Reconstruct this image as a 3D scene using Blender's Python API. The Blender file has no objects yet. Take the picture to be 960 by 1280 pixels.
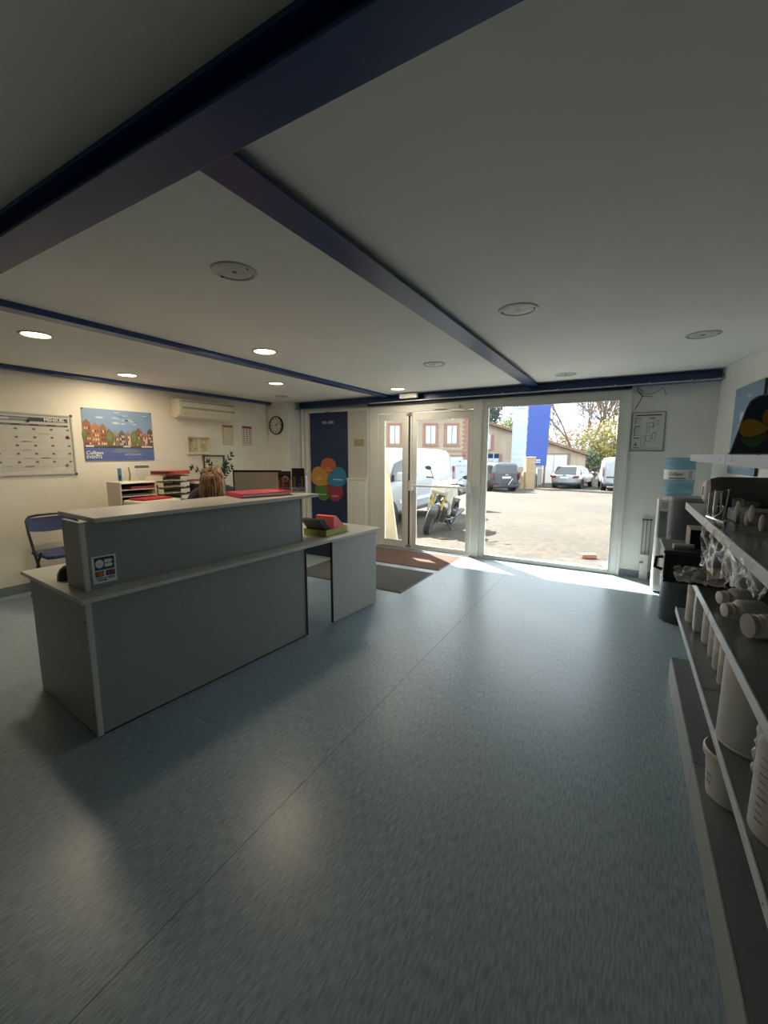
import bpy, bmesh, math, random
from mathutils import Vector, Matrix, Euler, noise
PI = math.pi
random.seed(7)
S = bpy.context.scene
COL = S.collection

# ------------------------------------------------------------------ camera
cam_d = bpy.data.cameras.new('camera')
cam = bpy.data.objects.new('camera', cam_d); COL.objects.link(cam)
cam_d.sensor_fit = 'VERTICAL'; cam_d.sensor_height = 36.0
cam_d.lens = 36.0 * 522.84 / 1280.0
cam_d.clip_start = 0.02; cam_d.clip_end = 500
YAW, PITCH = math.radians(30.118), math.radians(7.871)
cam.location = (0, 0, 1.55)
cam.rotation_euler = (PI/2 - PITCH, 0, YAW)
S.camera = cam

# ------------------------------------------------------------------ world, sun, exposure
W = bpy.data.worlds.new('sky'); S.world = W; W.use_nodes = True
wn = W.node_tree.nodes; wl = W.node_tree.links
bg = wn['Background']
tc = wn.new('ShaderNodeTexCoord'); nz = wn.new('ShaderNodeTexNoise'); cr = wn.new('ShaderNodeValToRGB')
nz.inputs['Scale'].default_value = 2.2; nz.inputs['Detail'].default_value = 5
wl.new(tc.outputs['Generated'], nz.inputs['Vector']); wl.new(nz.outputs['Fac'], cr.inputs['Fac'])
cr.color_ramp.elements[0].position = .35; cr.color_ramp.elements[0].color = (.66, .82, 1, 1)
cr.color_ramp.elements[1].position = .62; cr.color_ramp.elements[1].color = (.93, .97, 1, 1)
wl.new(cr.outputs['Color'], bg.inputs['Color'])
bg.inputs['Strength'].default_value = 1.9
sd = bpy.data.lights.new('sun', 'SUN'); sun = bpy.data.objects.new('sun', sd); COL.objects.link(sun)
sd.energy = 15.0; sd.angle = math.radians(.6); sd.color = (1, .96, .91)
sun.rotation_euler = Vector((.63, -.47, -.66)).to_track_quat('-Z', 'Y').to_euler()
sun.location = (-20, 30, 30)
vs = S.view_settings
vs.view_transform = 'Standard'; vs.look = 'None'; vs.gamma = 1; vs.use_curve_mapping = False
vs.exposure = 1.32
S.cycles.max_bounces = 14; S.cycles.diffuse_bounces = 8; S.cycles.transparent_max_bounces = 24
LAMP_W = 4.8        # watts of each lit downlight

# ------------------------------------------------------------------ materials
def lin(c):
    if isinstance(c, str):
        c = [int(c[i:i+2], 16) / 255 for i in (1, 3, 5)]
    return tuple((v/12.92 if v <= .04045 else ((v+.055)/1.055)**2.4) for v in c[:3])
MATS = {}
def mat(name, color, rough=.5, metal=0, var=0, scale=8, bump=0, stretch=None, spec=.5, emit=0, trans=0, coat=0, alpha=1):
    if name in MATS: return MATS[name]
    m = bpy.data.materials.new(name); m.use_nodes = True; MATS[name] = m
    n = m.node_tree.nodes; l = m.node_tree.links; p = n['Principled BSDF']
    c = lin(color)
    p.inputs['Base Color'].default_value = (*c, 1)
    p.inputs['Roughness'].default_value = rough; p.inputs['Metallic'].default_value = metal
    p.inputs['Specular IOR Level'].default_value = spec
    if coat: p.inputs['Coat Weight'].default_value = coat
    if trans: p.inputs['Transmission Weight'].default_value = trans
    if alpha < 1: p.inputs['Alpha'].default_value = alpha
    if emit:
        p.inputs['Emission Color'].default_value = (*c, 1); p.inputs['Emission Strength'].default_value = emit
    if var or bump:
        t = n.new('ShaderNodeTexCoord'); mp = n.new('ShaderNodeMapping'); nt = n.new('ShaderNodeTexNoise')
        l.new(t.outputs['Object'], mp.inputs['Vector']); l.new(mp.outputs['Vector'], nt.inputs['Vector'])
        if stretch: mp.inputs['Scale'].default_value = stretch
        nt.inputs['Scale'].default_value = scale; nt.inputs['Detail'].default_value = 4
        if var:
            r = n.new('ShaderNodeValToRGB'); l.new(nt.outputs['Fac'], r.inputs['Fac'])
            r.color_ramp.elements[0].position = .3; r.color_ramp.elements[1].position = .7
            r.color_ramp.elements[0].color = (*[max(0, v*(1-var)) for v in c], 1)
            r.color_ramp.elements[1].color = (*[min(1, v*(1+var)) for v in c], 1)
            l.new(r.outputs['Color'], p.inputs['Base Color'])
        if bump:
            b = n.new('ShaderNodeBump'); b.inputs['Strength'].default_value = bump; b.inputs['Distance'].default_value = .01
            l.new(nt.outputs['Fac'], b.inputs['Height']); l.new(b.outputs['Normal'], p.inputs['Normal'])
    return m

def attr_mat(name='print', rough=.55, coat=0):
    if name in MATS: return MATS[name]
    m = bpy.data.materials.new(name); m.use_nodes = True; MATS[name] = m
    n = m.node_tree.nodes; l = m.node_tree.links
    a = n.new('ShaderNodeVertexColor'); a.layer_name = 'Col'
    l.new(a.outputs['Color'], n['Principled BSDF'].inputs['Base Color'])
    n['Principled BSDF'].inputs['Roughness'].default_value = rough
    n['Principled BSDF'].inputs['Coat Weight'].default_value = coat
    return m

def clear_mat(name, tint=(1, 1, 1), gloss=.08, rough=.02, diff=0, fres=1.45):
    """thin clear sheet: transparent + fresnel gloss (+ a little diffuse haze)"""
    if name in MATS: return MATS[name]
    m = bpy.data.materials.new(name); m.use_nodes = True; MATS[name] = m
    n = m.node_tree.nodes; l = m.node_tree.links; n.remove(n['Principled BSDF'])
    out = n['Material Output']
    tr = n.new('ShaderNodeBsdfTransparent'); tr.inputs['Color'].default_value = (*tint, 1)
    gl = n.new('ShaderNodeBsdfGlossy'); gl.inputs['Roughness'].default_value = rough
    # Schlick reflectance of a thin sheet: the same from both faces
    f0 = ((fres-1)/(fres+1))**2*1.9
    lw = n.new('ShaderNodeLayerWeight'); lw.inputs['Blend'].default_value = .5
    pw = n.new('ShaderNodeMath'); pw.operation = 'POWER'; pw.inputs[1].default_value = 5; l.new(lw.outputs['Facing'], pw.inputs[0])
    fr = n.new('ShaderNodeMath'); fr.operation = 'MULTIPLY_ADD'; fr.inputs[1].default_value = .9-f0; fr.inputs[2].default_value = f0; l.new(pw.outputs[0], fr.inputs[0])
    mx = n.new('ShaderNodeMixShader')
    l.new(fr.outputs[0], mx.inputs['Fac']); l.new(tr.outputs[0], mx.inputs[1]); l.new(gl.outputs[0], mx.inputs[2])
    last = mx
    if diff:
        df = n.new('ShaderNodeBsdfDiffuse'); df.inputs['Color'].default_value = (*tint, 1)
        m2 = n.new('ShaderNodeMixShader'); m2.inputs['Fac'].default_value = diff
        l.new(last.outputs[0], m2.inputs[1]); l.new(df.outputs[0], m2.inputs[2]); last = m2
    l.new(last.outputs[0], out.inputs['Surface'])
    return m

GLASS = clear_mat('window_glass', (.97, .985, .98))
M_wall = mat('wall_paint', '#e6e5de', .7, var=.03, scale=3, bump=.03)
M_wallL = mat('wall_paint_cream', '#e6e0d0', .7, var=.03, scale=3, bump=.03)
M_ceil = mat('ceiling_paint', '#eae9e4', .75, var=.025, scale=1.6, bump=.02)
M_navy = mat('navy_steel', '#1b3e74', .34, var=.05, scale=3)
M_frame = mat('white_frame', '#e2e1da', .4, var=.02)
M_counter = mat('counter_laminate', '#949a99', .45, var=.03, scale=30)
M_edge = mat('counter_edge', '#cfcfc8', .4)
M_black = mat('black_plastic', '#15171a', .35)
M_dark = mat('dark_plastic', '#2a2d31', .4)
M_white = mat('white_plastic', '#e6e4dc', .4)
M_cream = mat('cream_plastic', '#d8d0ba', .45)
M_grey = mat('grey_plastic', '#8a8d8c', .45)
M_chrome = mat('chrome', '#d0d2d2', .18, 1)
M_steel = mat('brushed_steel', '#a8aaaa', .35, 1)
M_paper = mat('paper', '#e6e4de', .8)
M_rubber = mat('tyre_rubber', '#26272a', .75, var=.1, scale=20)
M_glassdark = mat('vehicle_glass', '#20272b', .06, spec=.8)
PRINT = attr_mat('print', .5)
GLOSSPRINT = attr_mat('gloss_print', .2, .3)

# ------------------------------------------------------------------ mesh building
class G:
    def __init__(s, M=None): s.b = bmesh.new(); s.M = M or Matrix.Identity(4)
    def v(s, p): return s.b.verts.new(s.M @ Vector(p))
    def f(s, vs_):
        try: return s.b.faces.new(vs_)
        except ValueError: return None
    def poly(s, pts): return s.f([s.v(p) for p in pts])
    def box(s, x0, x1, y0, y1, z0, z1):
        V = [s.v((x, y, z)) for z in (z0, z1) for y in (y0, y1) for x in (x0, x1)]
        for q in ((0, 2, 3, 1), (4, 5, 7, 6), (0, 1, 5, 4), (2, 6, 7, 3), (0, 4, 6, 2), (1, 3, 7, 5)): s.f([V[i] for i in q])
        return s
    def obox(s, c, size, R=None):
        R = R.to_4x4() if R is not None else Matrix.Identity(4)
        old = s.M; s.M = old @ Matrix.Translation(c) @ R
        a, b_, c_ = [t/2 for t in size]; s.box(-a, a, -b_, b_, -c_, c_); s.M = old
        return s
    def bar(s, p0, p1, w, h, up=(0, 0, 1)):
        p0, p1 = Vector(p0), Vector(p1); d = p1-p0; L = d.length; d.normalize()
        u = Vector(up); x = d.cross(u)
        if x.length < 1e-4: x = d.cross(Vector((1, 0, 0)))
        x.normalize(); z = x.cross(d)
        R = Matrix((x, d, z)).transposed()
        return s.obox((p0+p1)/2, (w, L, h), R)
    def cyl(s, p0, p1, r0, r1=None, n=16, caps=True):
        r1 = r0 if r1 is None else r1
        p0, p1 = Vector(p0), Vector(p1); d = (p1-p0).normalized()
        x = d.cross(Vector((0, 0, 1)) if abs(d.z) < .9 else Vector((1, 0, 0))).normalized(); y = d.cross(x)
        A = []; B = []
        for i in range(n):
            a = 2*PI*i/n; o = x*math.cos(a)+y*math.sin(a)
            A.append(s.v(p0+o*r0)); B.append(s.v(p1+o*r1))
        for i in range(n): s.f([A[i], A[(i+1) % n], B[(i+1) % n], B[i]])
        if caps: s.f(A[::-1]); s.f(B)
        return s
    def tube(s, pts, r, n=8, caps=True):
        pts = [Vector(p) for p in pts]; rings = []; px = None
        for i, p in enumerate(pts):
            d = (pts[min(i+1, len(pts)-1)] - pts[max(i-1, 0)]).normalized()
            if px is None:
                px = d.cross(Vector((0, 0, 1)) if abs(d.z) < .9 else Vector((1, 0, 0))).normalized()
            else:
                px = (px - d*px.dot(d)).normalized()
            y = d.cross(px); rr = r[i] if isinstance(r, (list, tuple)) else r
            rings.append([s.v(p + (px*math.cos(2*PI*k/n)+y*math.sin(2*PI*k/n))*rr) for k in range(n)])
        for a, b_ in zip(rings, rings[1:]):
            for k in range(n): s.f([a[k], a[(k+1) % n], b_[(k+1) % n], b_[k]])
        if caps: s.f(rings[0][::-1]); s.f(rings[-1])
        return s
    def lathe(s, prof, n=24, o=(0, 0, 0), axis='Z', caps=False):
        o = Vector(o); rings = []
        for r, z in prof:
            ring = []
            for k in range(n):
                a = 2*PI*k/n; c, sn = math.cos(a)*r, math.sin(a)*r
                p = {'Z': (c, sn, z), 'X': (z, c, sn), 'Y': (sn, z, c)}[axis]
                ring.append(s.v(o+Vector(p)))
            rings.append(ring)
        for a, b_ in zip(rings, rings[1:]):
            for k in range(n): s.f([a[k], a[(k+1) % n], b_[(k+1) % n], b_[k]])
        if caps: s.f(rings[0][::-1]); s.f(rings[-1])
        return s
    def prism(s, pts, d0, d1, plane='XZ'):
        f = {'XZ': lambda a, b_, d: (a, d, b_), 'YZ': lambda a, b_, d: (d, a, b_), 'XY': lambda a, b_, d: (a, b_, d)}[plane]
        A = [s.v(f(a, b_, d0)) for a, b_ in pts]; B = [s.v(f(a, b_, d1)) for a, b_ in pts]
        n = len(pts); s.f(A); s.f(B[::-1])
        for i in range(n): s.f([A[(i+1) % n], A[i], B[i], B[(i+1) % n]])
        return s
    def sphere(s, c, r, sx=1, sy=1, sz=1, u=16, w=10):
        c = Vector(c); pr = []
        old = s.M; s.M = old @ Matrix.Translation(c) @ Matrix.Diagonal((sx, sy, sz, 1))
        s.lathe([(max(1e-4, r*math.sin(PI*i/w)), -r*math.cos(PI*i/w)) for i in range(w+1)], u); s.M = old
        return s
    def torus(s, c, R, r, axis='Z', n=32, m=10):
        return s.lathe([(R + r*math.cos(2*PI*k/m), r*math.sin(2*PI*k/m)) for k in range(m+1)], n, c, axis)

def obj(name, g, m=None, parent=None, bevel=0, smooth=False, seg=2, loc=None, rotz=0, sub=0):
    b = g.b
    bmesh.ops.remove_doubles(b, verts=b.verts, dist=1e-6)
    bmesh.ops.recalc_face_normals(b, faces=b.faces)
    me = bpy.data.meshes.new(name); b.to_mesh(me); b.free()
    if smooth:
        me.shade_smooth(); me.set_sharp_from_angle(angle=math.radians(38 if smooth is True else smooth))
    if m: me.materials.append(m)
    o = bpy.data.objects.new(name, me); COL.objects.link(o)
    if parent: o.parent = parent
    if loc is not None: o.location = loc
    if rotz: o.rotation_euler.z = rotz
    if bevel:
        md = o.modifiers.new('bevel', 'BEVEL'); md.width = bevel; md.segments = seg; md.limit_method = 'ANGLE'; md.angle_limit = math.radians(40)
    if sub:
        md = o.modifiers.new('subdivision', 'SUBSURF'); md.levels = sub; md.render_levels = sub
    return o
def tag(o, label, cat, group=None):
    o['label'] = label; o['category'] = cat
    if group: o['group'] = group
    return o
def thing(name, label, cat, loc=(0, 0, 0), rotz=0, group=None):
    o = bpy.data.objects.new(name, None); COL.objects.link(o)
    o.empty_display_size = .1; o.location = loc; o.rotation_euler = (0, 0, rotz)
    return tag(o, label, cat, group)
def struct(o):
    o['kind'] = 'structure'; return o
def stuff(o):
    o['kind'] = 'stuff'; return o
def dup(root, loc, rotz=None, label=None):
    r = root.copy(); COL.objects.link(r); r.location = loc
    if rotz is not None: r.rotation_euler.z = rotz
    if label: r['label'] = label
    for ch in list(root.children):
        c = ch.copy(); COL.objects.link(c); c.parent = r
        for gch in ch.children:
            d = gch.copy(); COL.objects.link(d); d.parent = c
    return r

def prints(name, items, O, u, v, parent=None, material=None, step=.0007, base=.0007):
    """flat print: coloured polygons on the plane O + a*u + b*v, later items lie on earlier ones"""
    O, u, v = Vector(O), Vector(u), Vector(v); n = u.cross(v).normalized()
    me = bpy.data.meshes.new(name); V = []; F = []; C = []
    for pts, color, lay in items:
        i0 = len(V)
        for a, b_ in pts: V.append(O + u*a + v*b_ + n*(base + step*lay))
        F.append(list(range(i0, len(V)))); C.append((*lin(color), 1))
    me.from_pydata(V, [], F)
    ca = me.color_attributes.new('Col', 'FLOAT_COLOR', 'CORNER')
    k = 0
    for f_, c in zip(F, C):
        for _ in f_: ca.data[k].color = c; k += 1
    me.materials.append(material or PRINT)
    o = bpy.data.objects.new(name, me); COL.objects.link(o)
    if parent: o.parent = parent
    if len(items) > 1: o['kind'] = 'stuff'        # printed marks on one sheet
    return o
def R4(x0, x1, y0, y1): return [(x0, y0), (x1, y0), (x1, y1), (x0, y1)]
def ell(cx, cy, rx, ry, n=24, rot=0):
    c, s_ = math.cos(rot), math.sin(rot); P = []
    for k in range(n):
        a = 2*PI*k/n; x, y = rx*math.cos(a), ry*math.sin(a); P.append((cx+x*c-y*s_, cy+x*s_+y*c))
    return P
def text(name, s_, O, u, v, size, m, parent=None, align='CENTER', extrude=.0004, off=.003, bold=0, shear=0):
    cu = bpy.data.curves.new('tmp', 'FONT'); cu.body = s_; cu.size = size; cu.align_x = align; cu.align_y = 'CENTER'
    cu.extrude = extrude; cu.resolution_u = 3; cu.offset = bold; cu.shear = shear
    tmp = bpy.data.objects.new('tmp', cu); COL.objects.link(tmp)
    me = bpy.data.meshes.new_from_object(tmp.evaluated_get(bpy.context.evaluated_depsgraph_get()))
    bpy.data.objects.remove(tmp); bpy.data.curves.remove(cu)
    u, v = Vector(u).normalized(), Vector(v).normalized(); n = u.cross(v); p = Vector(O) + n*off
    me.transform(Matrix(((u.x, v.x, n.x, p.x), (u.y, v.y, n.y, p.y), (u.z, v.z, n.z, p.z), (0, 0, 0, 1))))
    me.name = name; me.materials.clear(); me.materials.append(m)
    o = bpy.data.objects.new(name, me); COL.objects.link(o)
    if parent: o.parent = parent
    o['kind'] = 'stuff'
    return o
M_ink = mat('ink_black', '#1a1c20', .6)
M_inkw = mat('ink_white', '#eceae4', .6)

# ================================================================== ROOM SHELL
CZ = 2.485          # ceiling height
YF = 6.08           # inner face of the front wall
def rwx(y): return .835 + (6.08-y)*.092      # right wall runs slightly askew

def floor_mat():
    m = bpy.data.materials.new('blue_grey_vinyl'); m.use_nodes = True
    n = m.node_tree.nodes; l = m.node_tree.links; p = n['Principled BSDF']
    t = n.new('ShaderNodeTexCoord')
    def nt(scale, stretch, detail=3):
        mp = n.new('ShaderNodeMapping'); mp.inputs['Scale'].default_value = stretch
        mp.inputs['Rotation'].default_value = (0, 0, math.radians(0))
        k = n.new('ShaderNodeTexNoise'); k.inputs['Scale'].default_value = scale; k.inputs['Detail'].default_value = detail
        l.new(t.outputs['Object'], mp.inputs['Vector']); l.new(mp.outputs['Vector'], k.inputs['Vector']); return k
    a = nt(150, (1, .14, 1)); b = nt(1.1, (1, 1, 1), 5)
    r = n.new('ShaderNodeValToRGB'); l.new(a.outputs['Fac'], r.inputs['Fac'])
    r.color_ramp.elements[0].position = .32; r.color_ramp.elements[1].position = .68
    r.color_ramp.elements[0].color = (*lin('#74868f'), 1); r.color_ramp.elements[1].color = (*lin('#9badb6'), 1)
    r2 = n.new('ShaderNodeValToRGB'); l.new(b.outputs['Fac'], r2.inputs['Fac'])
    r2.color_ramp.elements[0].position = .3; r2.color_ramp.elements[1].position = .7
    r2.color_ramp.elements[0].color = (.9, .9, .9, 1); r2.color_ramp.elements[1].color = (1.04, 1.04, 1.04, 1)
    mx = n.new('ShaderNodeMix'); mx.data_type = 'RGBA'; mx.blend_type = 'MULTIPLY'; mx.inputs[0].default_value = 1
    l.new(r.outputs['Color'], mx.inputs[6]); l.new(r2.outputs['Color'], mx.inputs[7]); l.new(mx.outputs[2], p.inputs['Base Color'])
    mr = n.new('ShaderNodeMapRange'); mr.inputs[3].default_value = .26; mr.inputs[4].default_value = .42
    l.new(b.outputs['Fac'], mr.inputs[0]); l.new(mr.outputs[0], p.inputs['Roughness'])
    bp = n.new('ShaderNodeBump'); bp.inputs['Strength'].default_value = .12; bp.inputs['Distance'].default_value = .002
    l.new(a.outputs['Fac'], bp.inputs['Height']); l.new(bp.outputs['Normal'], p.inputs['Normal'])
    return m
g = G()
# two vinyl sheets meeting in a fine seam that runs to the window
sx0, sx1 = -1.255, -1.185
sheet = [[(-6, -5.55), (-1.146, -5.55), (-1.30, 6.12), (-6, 6.12)], [(-1.143, -5.55), (2.2, -5.55), (2.2, 6.12), (-1.297, 6.12)]]
for pts in sheet: g.prism(pts, -.06, 0, 'XY')
floor = struct(obj('floor', g, floor_mat()))
g = G(); g.prism([(-1.147, -5.5), (-1.142, -5.5), (-1.296, 6.1), (-1.301, 6.1)], -.02, -.0006, 'XY')
obj('floor_seam', g, mat('seam_dark', '#3c474e', .7), floor)

# ceiling panels between the steel beams
g = G()
g.box(-6.1, 2.3, -5.6, .60, CZ, CZ+.08)
g.box(-6.1, -1.20, .60, 6.3, CZ, CZ+.08)
g.box(-1.20, 1.9, .60, 6.3, CZ, CZ+.08)
ceiling = struct(obj('ceiling', g, M_ceil))

ZB = 2.443
g = G(); g.box(-6, 1.75, .777, .918, 2.392, 2.402); g.box(-6, 1.75, .835, .86, 2.402, CZ); g.box(-6, 1.75, .777, .918, 2.47, CZ)
struct(obj('trim_1', g, M_navy, bevel=.002))           # large cross beam overhead
g = G(); g.box(-1.243, -1.091, .90, 5.99, ZB, ZB+.01); g.box(-1.185, -1.15, .9, 5.99, ZB+.01, CZ); g.box(-1.235, -1.20, .9, 5.99, ZB+.01, CZ)
struct(obj('trim_2', g, M_navy, bevel=.0015))
g = G(); g.box(-3.475, -3.365, .90, 6.0, ZB, CZ)
struct(obj('trim_3', g, M_navy, bevel=.0015))
g = G(); g.box(-5.80, -5.70, -5.49, 5.74, ZB, CZ)
struct(obj('trim_4', g, M_navy, bevel=.0015))
# front beam: web, bottom flange with its lit edge painted as a pale lip, and the dark rail under it
g = G(); g.box(-5.31, .835, 6.05, 6.08, 2.372, CZ); g.box(-5.31, .862, 5.93, 6.08, 2.362, 2.372)
fb = struct(obj('trim_5', g, M_navy))
g = G(); g.box(-3.70, .85, 5.922, 5.93, 2.361, 2.374); obj('lip', g, mat('lit_lip', '#b9bdc0', .4), fb)
g = G()
for x in (-2.95, -2.2, -1.55, -.85, -.2, .15, .55, .8): g.cyl((x, 5.925, 2.375), (x, 5.915, 2.375), .008, n=8)
obj('screw', g, M_chrome, fb)
g = G(); g.box(-3.80, -.02, 5.99, 6.08, 2.335, 2.362); struct(obj('trim_6', g, mat('dark_rail', '#161d2c', .5)))

# walls
g = G(); g.box(-5.95, -5.82, -5.5, 5.9, 0, CZ); struct(obj('wall_left', g, M_wallL))
g = G(); g.prism([(rwx(6.2), 6.2), (rwx(6.2)+.15, 6.2), (rwx(-5.5)+.15, -5.5), (rwx(-5.5), -5.5)], 0, CZ, 'XY'); struct(obj('wall_right', g, M_wall))
g = G(); g.box(-6, 2.3, -5.62, -5.5, 0, CZ); struct(obj('wall_back', g, M_wall))
g = G()
g.box(-5.82, -5.31, 5.75, 6.2, 0, CZ)                       # recess wall with the clock
g.box(-5.31, -3.80, YF, 6.28, 0, CZ)
g.box(-3.80, -.01, YF+.03, 6.28, 2.345, CZ)
g.box(-.01, 1.0, YF, 6.28, 0, CZ)
wf = struct(obj('wall_front', g, M_wall))
g = G(); g.box(-5.27, -5.215, 6.03, 6.08, 0, 2.372); struct(obj('trim_7', g, M_frame, bevel=.004))
# blocked doorway: surround and flush board
g = G()
g.box(-5.20, -5.13, 6.055, 6.08, 0, 2.33); g.box(-5.13, -3.81, 6.055, 6.08, 2.285, 2.33); g.box(-3.845, -3.81, 6.055, 6.08, 0, 2.285)
struct(obj('trim_8', g, M_frame, bevel=.003))
g = G(); g.box(-5.13, -3.845, 6.068, 6.08, 0, 2.285); struct(obj('trim_9', g, mat('board_pale', '#c9c8c0', .55, var=.02)))
# baseboards
M_base = mat('grey_skirting', '#77838a', .5)
g = G(); g.box(-5.82, -5.805, -5.49, 5.75, 0, .1); struct(obj('baseboard_left', g, M_base, bevel=.003))
g = G(); g.box(0, .835, 6.065, 6.08, 0, .085); struct(obj('baseboard_front', g, M_base, bevel=.003))
g = G()
g.prism([(rwx(6.06)-.013, 6.06), (rwx(6.06)-.001, 6.06), (rwx(-5.49)-.001, -5.49), (rwx(-5.49)-.013, -5.49)], 0, .085, 'XY')
struct(obj('baseboard_right', g, M_base))
# outside canopy over the entrance and the outer face of the shop
g = G(); g.box(-9, 4, 6.28, 7.35, 2.75, 2.9); struct(obj('trim_10', g, mat('canopy_paint', '#c8c6be', .6)))
g = G(); g.box(-9, -5.95, 6.1, 6.3, -.3, 2.9); g.box(1.0, 4, 6.1, 6.3, -.3, 2.9); struct(obj('wall_outer', g, mat('outer_render', '#c9bfae', .8, var=.05)))

# ------------------------------------------------------------------ door_1 : double door, narrow fixed leaf and wide leaf with push bar
door = struct(bpy.data.objects.new('door_1', None)); COL.objects.link(door); door.location = (0, 0, 0)
FY0, FY1 = 6.06, 6.14
def fr(name, boxes, parent, m=M_frame, bevel=.004):
    g = G()
    for b in boxes: g.box(*b)
    return obj(name, g, m, parent, bevel=bevel)
fr('door_frame', [(-3.80, -3.635, FY0, FY1, 0, 2.335), (-3.635, -2.0, FY0, FY1, 2.21, 2.335), (-2.0, -1.90, FY0, FY1, 0, 2.335)], door)
fr('threshold', [(-3.635, -2.0, 6.0, 6.2, 0, .012)], door, M_steel, .002)
def leaf(name, x0, x1, gx0, gx1, gz0, gz1, z0=.02, z1=2.2):
    p = fr(name, [(x0, gx0, 6.075, 6.125, z0, z1), (gx1, x1, 6.075, 6.125, z0, z1), (gx0, gx1, 6.075, 6.125, z0, gz0), (gx0, gx1, 6.075, 6.125, gz1, z1)], door)
    fr('glass_pane', [(gx0-.008, gx1+.008, 6.097, 6.103, gz0-.008, gz1+.008)], p, GLASS, 0)
    fr('glazing_bead', [(gx0, gx0+.014, 6.07, 6.08, gz0, gz1), (gx1-.014, gx1, 6.07, 6.08, gz0, gz1), (gx0, gx1, 6.07, 6.08, gz0, gz0+.014), (gx0, gx1, 6.07, 6.08, gz1-.014, gz1)], p, M_frame, .003)
    return p
l1 = leaf('door_leaf', -3.625, -3.06, -3.525, -3.165, .113, 2.105)
l2 = leaf('door_leaf', -3.035, -2.01, -2.935, -2.07, .068, 2.092)
fr('meeting_stile', [(-3.095, -3.06, 6.045, 6.075, .03, 2.19), (-3.03, -3.0, 6.05, 6.075, .03, 2.19)], door, M_frame, .006)
fr('gap_seal', [(-3.062, -3.032, 6.07, 6.12, .02, 2.2)], door, M_dark, 0)
for z in (.05, 2.17):
    g = G(); g.box(-3.09, -3.0, 6.035, 6.05, z-.02, z+.02); obj('bolt_box', g, M_steel, door, bevel=.003)
g = G(); g.cyl((-2.99, 6.01, 1.05), (-2.04, 6.01, 1.047), .014, n=12); obj('push_bar', g, M_frame, l2, smooth=True)
for x in (-3.0, -2.04):
    g = G(); g.box(x-.028, x+.028, 5.99, 6.075, .97, 1.13); obj('bar_bracket', g, M_frame, l2, bevel=.008)
g = G(); g.tube([(-2.02, 6.0, 1.0), (-2.02, 5.985, 1.1), (-2.02, 6.0, 1.2)], .014, 8); obj('pull_handle', g, M_white, l2, smooth=True)
g = G(); g.box(-2.62, -2.22, 6.02, 6.07, 2.225, 2.275); cl = obj('door_closer', g, M_frame, door, bevel=.006)
g = G(); g.bar((-2.4, 6.03, 2.222), (-2.14, 5.99, 2.205), .02, .008); g.bar((-2.14, 5.99, 2.205), (-2.1, 6.06, 2.2), .018, .008); obj('closer_arm', g, M_steel, cl)

# ------------------------------------------------------------------ window_1
win = fr('window_1', [(-1.90, -1.795, FY0, FY1, 0, 2.335), (-.13, -.01, FY0, FY1, 0, 2.335), (-1.795, -.13, FY0, FY1, 2.222, 2.335), (-1.795, -.13, FY0, FY1, 0, .045)], None)
struct(win)
fr('glass_pane', [(-1.803, -.122, 6.095, 6.103, .037, 2.23)], win, GLASS, 0)
fr('glazing_bead', [(-1.795, -1.78, 6.052, 6.07, .045, 2.222), (-.145, -.13, 6.052, 6.07, .045, 2.222), (-1.795, -.13, 6.052, 6.07, 2.207, 2.222), (-1.795, -.13, 6.052, 6.07, .045, .06)], win, M_frame, .003)
fr('window_trim', [(-1.90, -1.87, 6.04, 6.06, 0, 2.335), (-.04, -.01, 6.04, 6.06, 0, 2.335)], win, M_frame, .004)

# ================================================================== CEILING DOWNLIGHTS
M_ring = mat('downlight_ring', '#bab9b2', .4)
M_lampglow = mat('lamp_glow', '#ffdfae', .5, emit=11)
M_lampcool = mat('lamp_glow_dim', '#f4e39a', .5, emit=2.6)
M_lamppale = mat('lamp_glow_white', '#fff1cf', .5, emit=9)
M_lens = clear_mat('frosted_lens', (.9, .9, .88), rough=.25, diff=.5)
M_reflector = mat('reflector', '#9a9a92', .3, .7, var=.25, scale=60)
def downlight(x, y, lit, label, r=.105):
    t = thing('downlight', label, 'ceiling light', (x, y, CZ), 0, 'recessed ceiling lights')
    g = G(); g.lathe([(r*.80, .02), (r*.80, -.004), (r*.86, -.009), (r*.98, -.006), (r, .0), (r, .004)], 40); obj('ring', g, M_ring, t, smooth=True)
    if lit:
        g = G(); g.lathe([(.001, -.004), (r*.79, -.004), (r*.79, .0)], 32); obj('diffuser', g, {1: M_lampglow, 2: M_lampcool, 3: M_lamppale}[lit], t)
        ld = bpy.data.lights.new('downlight_lamp', 'AREA'); ld.shape = 'DISK'; ld.size = r*1.5; ld.energy = {1: LAMP_W, 2: LAMP_W*.3, 3: LAMP_W*.7}[lit]
        ld.color = (1, .84, .62) if lit != 3 else (1, .88, .68)
        lo = bpy.data.objects.new('downlight_lamp', ld); COL.objects.link(lo); lo.parent = t; lo.location = (0, 0, -.014)
    else:
        g = G(); g.lathe([(.03, .0005), (r*.78, .0005)], 32); g.lathe([(.001, .0), (.03, .0)], 16); obj('reflector', g, M_reflector, t)
        g = G()
        for k in range(5):
            a = k*1.25; g.cyl((math.cos(a)*r*.4, math.sin(a)*r*.4, -.001), (math.cos(a)*r*.4, math.sin(a)*r*.4, -.005), .012, n=10)
        g.cyl((0, 0, -.001), (0, 0, -.006), .014, n=10)
        obj('lamp', g, mat('dead_lamp', '#55564f', .25), t)
        g = G(); g.lathe([(.001, -.004), (r*.5, -.007), (r*.79, -.004)], 32); obj('lens', g, M_lens, t, smooth=True)
        g = G(); g.cyl((r*.82, .0, -.006), (r*.82, 0, -.012), .006, n=8); g.cyl((-r*.82, .0, -.006), (-r*.82, 0, -.012), .006, n=8); obj('clip', g, M_dark, t)
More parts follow.
